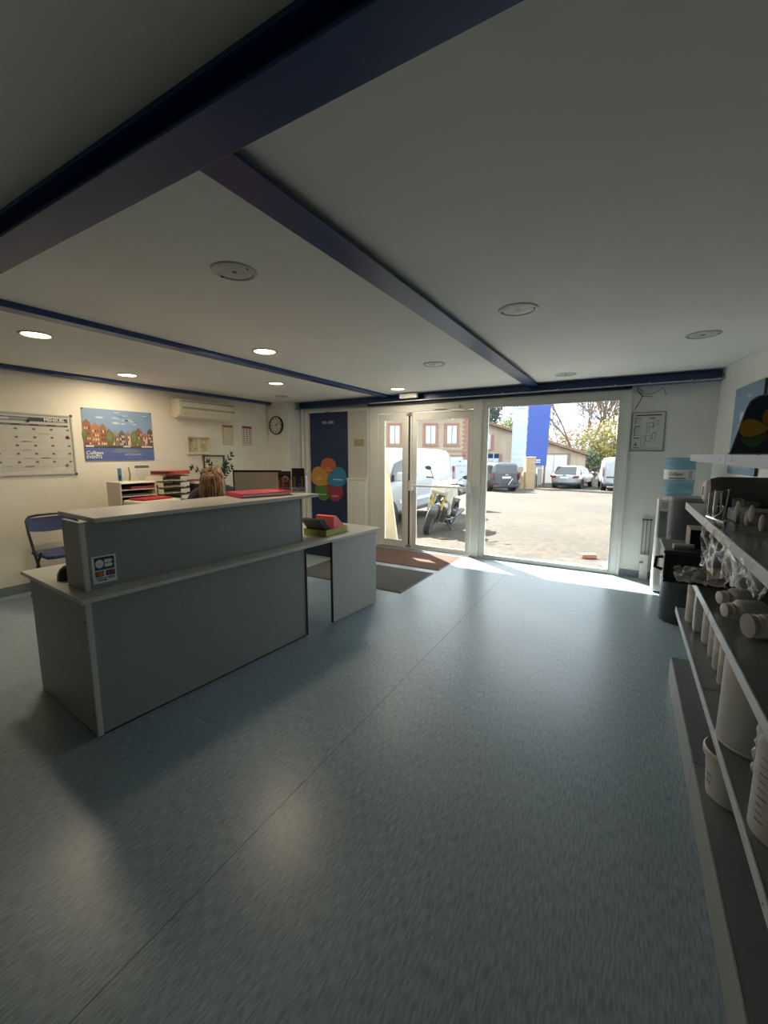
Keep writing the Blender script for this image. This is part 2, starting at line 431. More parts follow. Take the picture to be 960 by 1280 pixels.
DL = [(-1.825, 1.609, 0, 'unlit downlight with clear cover, between the long beam and the large cross beam', .115),
      (-.69, 2.93, 0, 'unlit downlight right of the long beam, nearest the large cross beam', .125),
      (.441, 4.252, 0, 'unlit grey downlight near the right wall, above the shelving', .12),
      (-4.11, 1.614, 1, 'brightest lit downlight, above the planner board at the left edge', .115),
      (-2.952, 2.911, 1, 'lit downlight over the reception counter, right of the middle beam', .115),
      (-5.226, 2.923, 1, 'lit warm downlight close to the left wall, above the city poster', .115),
      (-4.125, 4.248, 2, 'dim yellow downlight between the two left beams, before the clock', .115),
      (-1.826, 4.2, 0, 'unlit downlight left of the long beam, before the door', .115),
      (-.713, 5.511, 0, 'unlit downlight in front of the shop window', .12),
      (-2.954, 5.484, 3, 'lit whitish downlight above the entrance mat by the door', .115),
      (-4.94, 5.204, 0, 'pale unlit downlight in the corner beside the clock', .11)]
for x, y, lit, lab, r in DL: downlight(x, y, lit, lab, r)

# ================================================================== RECEPTION COUNTER (local frame: x = along the front, y = towards the staff side)
CT = math.atan2(.9966, .083)
CO = Vector((-2.417, 1.038, 0))
ct = thing('reception_counter', 'long grey reception counter with raised white ledge and an open return desk', 'counter', CO, CT)
# local x -> (0.083,0.9966), local y -> (-0.9966,0.083)
def cw(a, b_, z=0): return CO + Vector((.083*a - .9966*b_, .9966*a + .083*b_, z))
def pc(name, boxes, m=M_counter, bevel=.002, parent=ct):
    g = G()
    for b in boxes: g.box(*b)
    return obj(name, g, m, parent, bevel=bevel)
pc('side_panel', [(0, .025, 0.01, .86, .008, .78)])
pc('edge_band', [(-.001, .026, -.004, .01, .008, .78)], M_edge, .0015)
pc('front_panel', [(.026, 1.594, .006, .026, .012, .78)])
pc('light_stop_strip', [(.026, 1.594, .012, .024, 0, .012), (.004, .022, .0, .86, 0, .008)], M_dark, 0)  # dark strip added to stop light showing through the gap under the panels
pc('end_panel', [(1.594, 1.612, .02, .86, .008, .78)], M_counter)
pc('end_post', [(1.594, 1.606, -.002, .02, .008, .78)], M_dark, .001)
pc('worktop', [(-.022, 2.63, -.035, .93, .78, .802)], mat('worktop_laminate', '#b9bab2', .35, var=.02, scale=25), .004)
pc('worktop_edge', [(-.026, 2.634, -.039, -.035, .779, .803), (-.026, -.022, -.035, .93, .779, .803), (2.63, 2.634, -.035, .93, .779, .803)], M_edge, .001)
pc('riser_side', [(.045, .065, .10, .36, .803, 1.185)])
pc('riser_panel', [(.065, 1.668, .118, .136, .803, 1.185)])
pc('riser_edge', [(.044, .066, .098, .118, .803, 1.185)], M_edge, .001)
pc('riser_end', [(1.668, 1.684, .115, .36, .803, 1.185)], M_grey)
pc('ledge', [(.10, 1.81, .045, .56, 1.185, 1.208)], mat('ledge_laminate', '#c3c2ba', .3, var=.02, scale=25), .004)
pc('ledge_edge', [(.096, 1.814, .041, .045, 1.184, 1.209), (.096, .10, .045, .56, 1.184, 1.209), (1.81, 1.814, .045, .56, 1.184, 1.209)], M_edge, .001)
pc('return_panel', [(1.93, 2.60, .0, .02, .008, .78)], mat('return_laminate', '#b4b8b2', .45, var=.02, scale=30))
pc('return_edge', [(1.922, 1.931, -.002, .022, .008, .78)], M_black, .001)
g = G()
for x, z in ((2.585, .74), (2.585, .42), (1.60, .77)): g.cyl((x, -.001, z), (x, -.004, z), .006, n=8)
g.cyl((.012, .03, .66), (-.003, .03, .66), .007, n=8); g.cyl((.012, .03, .12), (-.003, .03, .12), .007, n=8)
obj('screw', g, M_dark, ct)
# bank-card sticker on the riser
st = thing('card_sticker', 'white card-payment sticker with CB logo on the counter riser', 'sticker', cw(.088, .1165, .83), CT)
it = [(R4(0, .122, 0, .155), '#e6ecec', 0), (R4(.012, .112, .075, .147), '#12596b', 1), (R4(.012, .112, .105, .147), '#143f66', 2),
      (ell(.037, .111, .021, .024), '#eceeee', 3)]
it += [([(.062, .113), (.094, .113), (.100, .117), (.103, .123), (.100, .129), (.094, .133), (.062, .133)], '#eceeee', 3),
       ([(.062, .089), (.094, .089), (.100, .093), (.103, .099), (.100, .105), (.094, .109), (.062, .109)], '#eceeee', 3),
       (R4(.030, .100, .1105, .1115), '#7a8a92', 4),
       (R4(.012, .055, .038, .068), '#3a2c22', 1), (ell(.027, .053, .012, .012), '#c8502e', 2), (ell(.041, .053, .012, .012), '#c79a3c', 3),
       (R4(.066, .112, .038, .068), '#1d2f63', 1), (ell(.082, .053, .012, .011), '#4a68b5', 2), (ell(.097, .053, .012, .011), '#a03244', 3)]
for (x0, x1, y) in ((.014, .05, .030), (.018, .048, .022), (.022, .05, .014), (.07, .11, .030), (.076, .108, .022)):
    it.append((R4(x0, x1, y-.0022, y+.0022), '#3b4144', 1))
it += [(R4(.054, .064, .024, .031), '#23282a', 1), (R4(.050, .068, .012, .019), '#1c2022', 1)]
# plane faces the customers: u along +a, v up, normal -b
so = prints('sticker_print', it, (0, 0, 0), (1, 0, 0), (0, 0, 1), st)
g = G(); g.box(0, .122, .0, .0012, 0, .155); obj('sticker_film', g, M_paper, st)

# pink document folder on the ledge
t = thing('document_folder', 'bright pink elastic document folder lying on the white counter ledge', 'folder', cw(1.44, .36, 1.209), CT+math.radians(-14)); t.scale = (.9, .95, .9)
g = G(); g.prism([(-.25, -.17), (.25, -.17), (.25, .17), (-.25, .17)], 0, .006, 'XY'); g.prism([(-.25, -.17), (.25, -.17), (.25, .17), (-.25, .17)], .032, .038, 'XY'); g.box(-.25, -.243, -.17, .17, .004, .034)
obj('cover', g, mat('pink_card', '#c62650', .4, var=.06), t, bevel=.003)
g = G(); g.box(-.24, .23, -.16, .16, .007, .031); obj('papers', g, M_paper, t, bevel=.002)
g = G(); g.tube([(.2, -.172, .039), (.2, 0, .041), (.2, .172, .039)], .003, 6); obj('elastic', g, mat('pink_elastic', '#a2122f', .6), t)
g = G(); g.prism([(-.12, -.06), (.06, -.06), (.02, .09), (-.10, .09)], .038, .0395, 'XY'); obj('flap', g, MATS['pink_card'], t)

# two postcards in a clear holder at the end of the ledge
holder = thing('card_holder', 'clear acrylic leaflet holder at the right end of the counter ledge', 'holder', cw(1.775, .335, 1.209), 0.5)
g = G(); g.box(-.135, .135, .02, .024, 0, .16); g.box(-.135, .135, -.03, -.026, 0, .05); g.box(-.135, .135, -.03, .06, 0, .004); g.box(.131, .135, -.03, .024, 0, .15)
obj('acrylic', g, clear_mat('acrylic', (.93, .95, .95), diff=.06), holder, bevel=.001)
def card(dx, dz, hgt, label, items):
    o = thing('leaflet', label, 'leaflet', holder.matrix_basis @ Vector((dx, .012 if dz else -.004, .006)), 0.5)
    g = G(); g.box(-.058, .058, 0, .002, 0, hgt); obj('card_sheet', g, M_dark, o)
    prints('card_print', items, (-.058, 0, 0), (1, 0, 0), (0, 0, 1), o, GLOSSPRINT)
def street(w, h, sky, bands, water):
    it = [(R4(0, w, 0, h), sky, 0)]; x = 0; k = 0
    while x < w-.004:
        ww = min(w-x, .012+.008*((k*7) % 3)); it.append((R4(x, x+ww, .03, h*(.55+.1*((k*5) % 3)/2)), bands[k % len(bands)], 1)); x += ww+.002; k += 1
    it.append((R4(w*.42, w*.72, .005, h*.45), water, 2)); it += [(R4(w*.44, w*.7, h*.1*i, h*.1*i+.004), '#8fa0b4', 3) for i in (1, 2, 3)]
    return it
card(-.062, 0, .185, 'dark leaflet with an arched old building, left of the pair in the holder', street(.116, .185, '#4a4d49', ['#8e795a', '#5b4638', '#9a8463'], '#58404a') + [(ell(.066, .118, .028, .026), '#b9bab2', 4), (ell(.066, .11, .02, .018), '#6c6f6c', 5), (R4(.0, .116, .135, .15), '#25282a', 3)])
card(.058, 1, .21, 'dark leaflet with blue water, taller right one in the ledge holder', street(.116, .21, '#2b3034', ['#383c3e', '#7d6a4c', '#2e3336'], '#1f3a66'))

# green tray of leaflets on the return desk
t = thing('leaflet_tray', 'olive green cardboard tray on the lower desk of the counter', 'tray', cw(2.08, .21, .804), CT+.10)
g = G(); g.box(-.17, .17, -.13, .13, 0, .004); g.box(-.17, .17, -.13, -.126, 0, .06); g.box(-.17, .17, .126, .13, 0, .06); g.box(-.17, -.166, -.13, .13, 0, .06); g.box(.166, .17, -.13, .13, 0, .06)
obj('tray_body', g, mat('olive_card', '#9a9a3c', .45, var=.08), t, bevel=.001)
g = G()
for i in range(7): g.obox((-.06 + .012*i, 0, .085+.004*(i % 2)), (.003, .22, .15), Euler((0, -.75, 0)).to_matrix())
tag(obj('leaflets', g, mat('grey_leaflet', '#5c605c', .6)), 'stack of grey leaflets leaning in the green tray', 'leaflet').matrix_world = Matrix.Translation(cw(1.965, .21, .822)) @ Matrix.Rotation(CT+.1, 4, 'Z')
g = G(); g.prism([(-.05, 0), (.15, 0), (.15, .03), (-.01, .165), (-.05, .16)], -.105, .105, 'XZ')
o = tag(obj('leaflet', g, mat('coral_paper', '#f0685e', .5)), 'coral pink leaflet wedge standing in the olive tray', 'leaflet')
o.matrix_world = Matrix.Translation(cw(2.10, .205, .812)) @ Matrix.Rotation(CT+.1, 4, 'Z')
# small rounded black object behind the riser
g = G(); g.lathe([(.001, .085), (.03, .08), (.052, .06), (.065, .03), (.068, 0)], 24); g.box(.03, .075, -.03, .03, 0, .02)
tag(obj('domed_object', g, M_black, smooth=True, loc=cw(.10, .48, .8035)), 'small black domed object on the worktop behind the counter riser', 'desk_object')

# navy storage box under the return desk
g = G(); g.box(-4.75, -3.45, 4.93, 5.2, 0.02, .40); g.box(-4.73, -3.47, 4.95, 5.18, 0, .02)
tag(obj('storage_chest', g, mat('navy_board', '#141c2c', .5), bevel=.004), 'low dark navy chest on the floor seen under the return desk', 'chest')

# ------------------------------------------------------------------ mats
def floor_mat_obj(name, x0, x1, y0, y1, m, label):
    t = thing(name, label, 'mat', ((x0+x1)/2, (y0+y1)/2, 0))
    w, h = (x1-x0)/2, (y1-y0)/2
    g = G(); g.box(-w+.02, w-.02, -h+.02, h-.02, 0, .009); obj('pile', g, m, t, bevel=.002)
    g = G(); g.box(-w, w, -h, -h+.02, 0, .006); g.box(-w, w, h-.02, h, 0, .006); g.box(-w, -w+.02, -h, h, 0, .006); g.box(w-.02, w, -h, h, 0, .006)
    obj('border', g, mat('mat_border', '#4a4a4a', .6) if 'grey' in label else mat('mat_border_brown', '#5a4232', .6), t, bevel=.002)
floor_mat_obj('door_mat', -3.60, -2.10, 5.08, 5.93, mat('brown_pile', '#5c3f2c', .95, var=.25, scale=90, bump=.3), 'brown entrance mat right in front of the glass door')
floor_mat_obj('door_mat', -3.72, -2.11, 4.01, 4.93, mat('charcoal_pile', '#4a4a48', .95, var=.2, scale=90, bump=.3), 'dark grey entrance mat beside the return desk')

# ================================================================== LEFT WALL
XL = -5.82
U, V = Vector((0, 1, 0)), Vector((0, 0, 1))
# planner whiteboard: u runs along +Y, normal = U x V = +X
t = thing('planner_board', 'white monthly planner board with dark header at the left edge of the view', 'whiteboard', (XL, 1.50, 1.32))
g = G(); g.box(.0, .012, 0, 1.04, 0, .675); obj('board', g, mat('whiteboard', '#c9c5bb', .3, var=.04, scale=4), t)
g = G(); g.box(0, .02, 0, 1.04, .665, .685); g.box(0, .02, 0, 1.04, -.01, .01); g.box(0, .02, 1.03, 1.05, -.01, .685); g.box(0, .02, -.01, .0, -.01, .685); obj('frame', g, mat('frame_alu', '#b9b6ac', .4), t, bevel=.003)
for y in (1.04, .0):
    for z in (.68, -.005):
        g = G(); g.box(0, .024, y-.012, y+.014, z-.014, z+.014); obj('corner_cap', g, mat('cap_dark', '#4a443c', .5), t, bevel=.004)
it = [(R4(.02, 1.0, .595, .64), '#3f444a', 0), (R4(.02, .62, .60, .634), '#8a9096', 1), (R4(.02, .45, .607, .628), '#c9cccb', 2), (R4(.02, 1.0, .545, .565), '#3c4146', 0)]
for i in range(6): it.append((R4(.05+.165*i, .13+.165*i, .551, .559), '#8f9394', 1))
for i in range(6):
    it.append((R4(.035+.165*i, .0355+.165*i, .05, .545), '#a9a69c', 0))
    for j in range(5):
        x, z = .155+.165*i, .50-.092*j
        it.append((R4(x, x+.028, z, z+.02), '#6d6c68', 1))
for j in range(5): it.append((R4(.02, 1.0, .452-.092*j, .454-.092*j), '#a9a69c', 0))
rr = random.Random(3)
for i in range(14):
    x = .05+.165*rr.randint(0, 4); z = .46-.092*rr.randint(0, 4); it.append((R4(x, x+rr.uniform(.05, .1), z, z+.006), rr.choice(['#7d96a0', '#8a9a90', '#9aa6a6']), 1))
prints('planner_print', it, (.0125, 0, 0), U, V, t)
text('lettering', 'MENSUEL', (.0145, .87, .617), U, V, .05, M_inkw, t, bold=.001)
for (y, z, c, nm) in ((.62, .60, '#20262e', 'magnet'), (.985, .43, '#7a2026', 'magnet'), (.955, .10, '#8f7a4a', 'magnet')):
    g = G(); g.cyl((.013, y, z), (.024, y, z), .016, n=16); obj(nm, g, mat('magnet'+c, c, .3), t, bevel=.002)
g = G()
pts = [(0, 0), (.30, -.008), (.33, .004), (.5, -.006), (.62, .006), (.8, -.004), (.98, .05), (.9, .09), (.78, .03), (.55, .035), (.3, .03), (0, .04)]
g.prism([(a, b_) for a, b_ in pts], .014, .0155, 'YZ'); obj('loose_sheet', g, clear_mat('plastic_sheet', (.95, .94, .9), diff=.45, rough=.2), t)

# city poster
t = thing('city_poster', 'travel poster of canal houses and water with EVENTS lettering on the left wall', 'poster', (XL+.003, 2.66, 1.468))
g = G(); g.box(0, .002, 0, .875, 0, .65); obj('poster_sheet', g, M_paper, t)
w, h = .875, .65
it = [(R4(0, w, 0, h), '#7e9ab8', 0)]
rr = random.Random(11)
for i in range(16):
    it.append((ell(rr.uniform(.06, w-.06), rr.uniform(.46, h-.03), rr.uniform(.03, .06), rr.uniform(.006, .016), 14), rr.choice(['#b8c4cc', '#a9bccb', '#c4c8c4', '#6f93b8']), 1))
x = .0; k = 0
cols = ['#96604a', '#a67850', '#946650', '#8c6048', '#a08a70', '#6a5c5e', '#8d7a6c', '#9a7c60', '#8f5848', '#9c7058', '#6c5248']
heights = [.50, .46, .455, .40, .37, .38, .37, .38, .42, .36, .42]
ws = [.09, .10, .08, .06, .085, .085, .07, .06, .10, .07, .075]
for c, hh, ww in zip(cols, heights, ws):
    it.append((R4(x, min(w, x+ww), .17, hh-.03), c, 2)); it.append(([(x, hh-.03), (min(w, x+ww), hh-.03), (x+ww*.65, hh), (x+ww*.5, hh+.02), (x+ww*.35, hh)], c, 2))
    for r_ in range(4):
        for q in range(3):
            wx, wz = x+ww*(.18+.27*q), .20+(hh-.25)*r_/4
            if wx+.012 < w: it.append((R4(wx, wx+.012, wz, wz+.028), rr.choice(['#e6d3b0', '#4a3c36', '#f0e2c4', '#5b4a42']), 3))
    x += ww
for (cx, cz, rx, rz) in ((.31, .29, .055, .09), (.62, .29, .05, .10), (.02, .32, .03, .07), (.69, .24, .03, .05)):
    it.append((ell(cx, cz, rx, rz), '#687044', 4)); it.append((ell(cx-.01, cz+.02, rx*.6, rz*.6), '#7a8050', 5))
it += [(R4(0, w, .155, .185), '#3f4346', 6), (R4(0, w, 0, .158), '#5f7390', 6)]
for (bx, bw, c) in ((.01, .10, '#d8dcdc'), (.13, .14, '#55605c'), (.30, .12, '#3d4a4a'), (.46, .10, '#c9ccc6'), (.60, .08, '#6a4038'), (.70, .16, '#d6d6d0')):
    it.append(([(bx, .172), (bx+bw, .172), (bx+bw*.95, .192), (bx+.01, .192)], c, 7))
it += [(R4(0, w, 0, .10), '#5568a4', 7), ([(0, .10), (.3, .10), (.5, .12), (.75, .13), (w, .145), (w, .16), (0, .16)], '#5568a4', 8), ([(.30, .10), (.70, .10), (.64, .15), (.38, .155)], '#6f7f92', 9)]
prints('poster_print', it, (.0025, 0, 0), U, V, t)
text('lettering', 'Culligan', (.010, .105, .098), U, V, .062, M_inkw, t, bold=.001, shear=.2)
text('lettering', 'EVENTS', (.010, .10, .045), U, V, .052, M_inkw, t, bold=.0012)
text('lettering', 'AMSTERDAM', (.010, .58, .075), U, V, .038, mat('ink_pale_blue', '#c3cbe0', .6), t)
text('lettering', '— — — — — — —', (.010, .59, .035), U, V, .024, MATS['ink_pale_blue'], t)
for y, z in ((.012, .638), (.862, .638)):
    g = G(); g.cyl((.002, y, z), (.01, y, z), .008, n=10); obj('drawing_pin', g, M_dark, t)

# air conditioner (profile in X-Z, long along Y)
t = thing('air_conditioner', 'cream split air conditioner mounted high on the left wall', 'air conditioner', (XL, 3.84, 2.07))
pr = [(0, .02), (0, .275), (.17, .275), (.20, .255), (.205, .10), (.17, .03), (.10, 0)]
g = G(); g.prism([(a, b_) for a, b_ in pr], 0, 1.0, 'XZ'); obj('casing', g, M_cream, t, bevel=.012, seg=3)
g = G(); g.box(.2045, .207, .05, .985, .135, .165); obj('grey_band', g, mat('band_grey', '#a49d8c', .5), t)
g = G(); g.box(.203, .2065, .03, .985, .238, .244); obj('panel_line', g, M_dark, t)
g = G(); g.obox((.176, .5, .05), (.006, .86, .05), Euler((0, .47, 0)).to_matrix()); obj('air_outlet', g, mat('outlet_dark', '#5a5244', .5), t)
g = G(); g.obox((.178, .5, .038), (.012, .9, .03), Euler((0, .2, 0)).to_matrix()); obj('louvre', g, M_cream, t, bevel=.003)
g = G(); g.box(.205, .209, .50, .505, .12, .185); obj('seam_mark', g, M_white, t)
g = G(); g.obox((.196, .1, .06), (.004, .03, .006), Euler((0, .47, 0)).to_matrix()); obj('indicator', g, M_dark, t)

def wall_sheet(name, label, cat, y0, z0, w, h, items, frame=None, depth=.002, glass=False):
    t = thing(name, label, cat, (XL, y0, z0))
    g = G(); g.box(0, depth, 0, w, 0, h); obj('backing' if frame else 'sheet', g, M_paper, t)
    if frame:
        f_, m_, d_ = frame
        g = G(); g.box(0, d_, -f_, w+f_, -f_, 0); g.box(0, d_, -f_, w+f_, h, h+f_); g.box(0, d_, -f_, 0, 0, h); g.box(0, d_, w, w+f_, 0, h); obj('frame', g, m_, t, bevel=.003)
    prints('picture_print', items, (depth, 0, 0), U, V, t, GLOSSPRINT if glass else PRINT)
    return t
it = [(R4(0, .36, 0, .25), '#dcd6bc', 0), (R4(.02, .185, .02, .23), '#b9b184', 1), (R4(.215, .34, .02, .23), '#b9b184', 1), (R4(.195, .205, 0, .25), '#f1eee0', 2)]
rr = random.Random(5)
for i in range(16): it.append((ell(rr.choice([.1, .28])+rr.uniform(-.05, .05), rr.uniform(.05, .2), .016, .02, 10), rr.choice(['#d6cf9c', '#8f8a5c', '#e7e2bf']), 3))
wall_sheet('picture_frame', 'white double picture frame on the left wall under the air conditioner', 'picture', 4.065, 1.565, .35, .245, it, (.02, M_cream, .045))
it = [(R4(0, .36, 0, .27), '#d9d4c0', 0)]
for i in range(18): it.append((ell(rr.uniform(.05, .3), rr.uniform(.05, .22), .012, .02, 10), rr.choice(['#eee8c8', '#b1a98a', '#c6bf9b']), 1))
it.append((ell(.09, .06, .012, .016, 10), '#fff4c0', 2))
wall_sheet('picture_frame', 'dark framed picture behind the plant, above the receptionist', 'picture', 4.345, 1.245, .36, .27, it, (.02, mat('frame_taupe', '#5f554a', .5), .03))
def cal(body, head, dots):
    it = [(R4(0, .215, 0, .325), '#d9cfae' if body else '#dcd8cc', 0), (R4(0, .215, .285, .325), head, 1)]
    it += [(R4(0, .004, 0, .325), head, 1), (R4(.211, .215, 0, .325), head, 1), (R4(0, .215, 0, .006), head, 1)]
    if dots == 1:
        it += [(R4(.008, .030, .03+.028*i, .040+.028*i), '#8f7a5a', 2) for i in range(9)] + [(R4(.05, .2, .04+.03*i, .043+.03*i), '#b5a986', 2) for i in range(8)]
    else:
        for i in range(7):
            for j in range(3): it.append((R4(.02+.065*j, .055+.065*j, .03+.037*i, .046+.037*i), '#4b4745' if (i*3+j) % 4 else '#b34b4f', 2))
    return it
wall_sheet('wall_calendar', 'beige wall calendar with red top, nearer the air conditioner', 'calendar', 4.725, 1.705, .215, .325, cal(1, '#b96a55', 1))
wall_sheet('wall_calendar', 'white wall calendar with red border, nearer the clock', 'calendar', 5.135, 1.708, .212, .328, cal(0, '#a8434a', 2))
# two paper notices under the poster
it = [(R4(.035, .085, .03, .21), '#4a7f9c', 0), (R4(.045, .07, .06, .12), '#2f4b5c', 1), ([(.165, .03), (.195, .03), (.205, .12), (.19, .22), (.17, .22), (.18, .12)], '#8b8a4a', 0)] + [(R4(.10, .155, .06+.02*i, .064+.02*i), '#b7b09a', 0) for i in range(7)]
wall_sheet('paper_notice', 'white notice with blue bar, left of the pair under the city poster', 'notice', 2.99, 1.155, .235, .27, it)
it = [(R4(.01, .205, .215, .25), '#6e6a60', 0)] + [(R4(.02, .20, .075+.018*i, .078+.018*i), '#b7b09a', 0) for i in range(7)] + [(R4(.06+.03*i, .07+.03*i, .05, .06), '#3c3a36', 0) for i in range(5)]
wall_sheet('paper_notice', 'grey headed notice, right of the pair under the city poster', 'notice', 3.245, 1.145, .22, .27, it)

# clock on the recess wall (faces -Y)
t = thing('wall_clock', 'round black rimmed wall clock on the recess wall', 'clock', (-5.60, 5.75, 2.07))
g = G(); g.lathe([(.165, .0), (.168, -.02), (.16, -.036), (.148, -.036), (.146, -.02)], 48, axis='Y'); obj('rim', g, M_black, t, smooth=True)
g = G(); g.cyl((0, 0, 0), (0, -.02, 0), .148, n=48); obj('dial', g, mat('dial', '#d9d4c6', .6), t)
it = []
for k in range(12):
    a = k*PI/6; x, z = .118*math.sin(a), .118*math.cos(a); q = .012 if k % 3 else .016
    it.append((R4(x-q*.6, x+q*.6, z-q, z+q), '#33312e', 0))
def hand(a, L, wd):
    d = (math.sin(a), math.cos(a)); n = (d[1], -d[0]); return [(-d[0]*.02+n[0]*wd, -d[1]*.02+n[1]*wd), (d[0]*L+n[0]*wd*.6, d[1]*L+n[1]*wd*.6), (d[0]*L-n[0]*wd*.6, d[1]*L-n[1]*wd*.6), (-d[0]*.02-n[0]*wd, -d[1]*.02-n[1]*wd)]
prints('dial_marks', it, (0, -.0205, 0), (1, 0, 0), (0, 0, 1), t)
prints('clock_hand', [(hand(math.radians(35), .075, .006), '#151515', 0)], (0, -.023, 0), (1, 0, 0), (0, 0, 1), t)
prints('clock_hand', [(hand(math.radians(62), .11, .0045), '#151515', 0), (ell(0, 0, .009, .009, 12), '#151515', 1)], (0, -.025, 0), (1, 0, 0), (0, 0, 1), t)
# small cream sensor near the corner
g = G(); g.box(-.03, .03, -.05, 0, -.03, .03); g.sphere((0, -.05, -.01), .022)
tag(obj('motion_sensor', g, M_cream, loc=(-5.77, 5.75, 2.40), bevel=.005), 'small white sensor in the top corner above the clock', 'sensor')

# ------------------------------------------------------------------ folding chair
t = thing('folding_chair', 'blue padded folding chair with black legs against the left wall', 'chair', (-5.28, 2.10, 0), 0); t.scale = (1.09, 1.09, 1.09)
M_ctube = mat('chair_tube', '#17181c', .35)
W2 = .225
for s_ in (-1, 1):
    y = s_*W2
    g = G(); g.tube([(.26, y, .0), (.0, y*.985, .46), (-.10, y*.97, .66), (-.155, y*.93, .78), (-.168, y*.80, .815), (-.172, y*.5, .825), (-.173, 0, .826)], .0125, 8); obj('front_leg', g, M_ctube, t, smooth=True)
    g = G(); g.tube([(-.26, y*.86, .0), (-.02, y*.86, .40), (.07, y*.86, .57 if False else .50)], .011, 8); obj('rear_leg', g, M_ctube, t, smooth=True)
    g = G(); g.bar((-.03, y*.93, .44), (.02, y*.93, .38), .012, .02); obj('bracket', g, M_ctube, t)
g = G(); g.tube([(.2, -W2, .105), (.2, W2, .105)], .009, 8); g.tube([(-.2, -W2*.86, .1), (-.2, W2*.86, .1)], .009, 8); obj('stretcher', g, M_ctube, t, smooth=True)
M_cblue = mat('blue_vinyl', '#20305e', .5, var=.06, scale=20)
g = G(); g.prism([(-.18, -.19), (.20, -.21), (.235, -.16), (.235, .16), (.20, .21), (-.18, .19)], .44, .475, 'XY'); obj('seat', g, M_cblue, t, bevel=.012, seg=3)
g = G(); N = 10
P0 = []
for i in range(N+1):
    y = -W2*.9 + 2*W2*.9*i/N; dx = -.03*(1-(y/W2)**2)
    P0.append((y, dx))
for (y, dx), (y2, dx2) in zip(P0, P0[1:]):
    lo = .655+.03*abs(y/W2)**2; lo2 = .655+.03*abs(y2/W2)**2
    A = [(-.115+dx, y, lo), (-.115+dx2, y2, lo2), (-.155+dx2, y2, .80), (-.155+dx, y, .80)]; B = [(x-.018, yy, z) for x, yy, z in A]
    g.poly(A); g.poly(B[::-1]); g.poly([A[0], B[0], B[1], A[1]]); g.poly([A[3], A[2], B[2], B[3]])
obj('backrest', g, M_cblue, t, smooth=True)

# ------------------------------------------------------------------ sideboard along the left wall with office things on it
t = thing('sideboard', 'cream sideboard along the left wall behind the reception counter', 'cabinet', (-5.56, 3.95, 0))
g = G(); g.box(-.24, .24, -1.1, 1.1, .06, .84); g.box(-.22, .2, -1.08, 1.08, 0, .06); obj('carcass', g, M_cream, t, bevel=.003)
g = G(); g.box(-.25, .26, -1.12, 1.12, .84, .865); obj('top', g, mat('sideboard_top', '#b8b3a4', .4), t, bevel=.004)
for i in range(4):
    y0 = -1.095+.5475*i
    g = G(); g.box(.24, .256, y0+.004, y0+.5435, .07, .835); d = obj('door', g, M_cream, t, bevel=.003)
    g = G(); g.box(.256, .276, y0+.25, y0+.31, .72, .732); obj('handle', g, M_steel, d, bevel=.003)
SZ = .865
# cream pigeonhole sorter
t = thing('paper_sorter', 'cream desk sorter with open slots, left of the letter trays', 'organizer', (-5.42, 2.98, SZ)); t.scale = (1, .84, 1)
g = G(); g.box(-.15, .15, -.27, -.25, 0, .345); g.box(-.15, .15, .25, .27, 0, .345); g.box(-.15, -.14, -.25, .25, 0, .345); obj('shell', g, M_cream, t, bevel=.002)
for k in range(5):
    g = G(); g.box(-.14, .15, -.25, .25, .005+.08*k, .013+.08*k); obj('slot_shelf', g, M_white, t)
g = G(); g.box(-.139, -.135, -.25, .25, .013, .33); obj('slot_back', g, mat('slot_dark', '#3a2a24', .7), t)
for k, (c, y0) in enumerate((('#7a2a2a', -.2), ('#5a4a3c', -.22), ('#8c3a34', -.1))):
    g = G(); g.box(-.12, .13, y0, y0+.35, .014+.08*(k+1), .024+.08*(k+1)+.01*k)
    tag(obj('paper_bundle', g, mat('bundle'+c, c, .6), loc=(-5.42, 3.0, SZ)), ['dark red papers in the second slot of the cream sorter', 'brown papers in the middle slot of the cream sorter', 'red papers in the upper slot of the cream sorter'][k], 'papers')
g = G(); g.box(-.13, .13, -.19, .19, 0, .02)
tag(obj('document_folder', g, mat('red_card', '#b01822', .45), bevel=.003, loc=(-5.03, 2.98, 1.005), rotz=.1), 'flat red folder in front of the cream sorter', 'folder')
t = thing('printer', 'cream office printer behind the counter carrying a flat red folder', 'printer', (-5.03, 3.0, -.018))
g = G(); g.box(-.2, .2, -.25, .25, .62, 1.02); obj('body', g, M_cream, t, bevel=.02)
g = G(); g.box(-.22, .22, -.27, .27, .05, .62); obj('stand', g, M_cream, t, bevel=.004)
g = G()
for sx in (-.18, .18):
    for sy in (-.22, .22): g.cyl((sx, sy, .018), (sx, sy, .06), .02, n=10)
obj('castor', g, M_black, t)
# letter tray tower
t = thing('letter_tray_stack', 'tower of cream letter trays behind the counter, below the orange binder', 'letter tray', (-5.38, 3.44, SZ), .12)
for k in range(5):
    g = G(); z = .085*k
    g.box(-.16, .16, -.21, .21, z, z+.006); g.box(-.16, -.154, -.21, .21, z, z+.062); g.box(-.16, .16, -.21, -.204, z, z+.062); g.box(-.16, .16, .204, .21, z, z+.062); g.box(.154, .16, .06, .21, z, z+.05)
    obj('tray', g, M_cream, t, bevel=.003)
    g = G(); g.box(-.15, .13, -.19, .19, z+.007, z+.022); obj('tray_papers', g, mat('tray_papers', '#6b5c4a', .8), t)
t = thing('ring_binder', 'orange red binder lying on top of the cream letter trays', 'binder', (-5.36, 3.46, SZ+.415), .35)
g = G(); g.box(-.15, .16, -.2, .2, .045, .052); g.box(-.15, .16, -.2, .2, 0, .006); g.box(.155, .162, -.2, .2, 0, .05); obj('cover', g, mat('orange_card', '#c05a36', .5, var=.05), t, bevel=.002)
g = G(); g.box(-.14, .15, -.19, .185, .008, .043); obj('pages', g, mat('binder_pages', '#5a3f4a', .8), t)
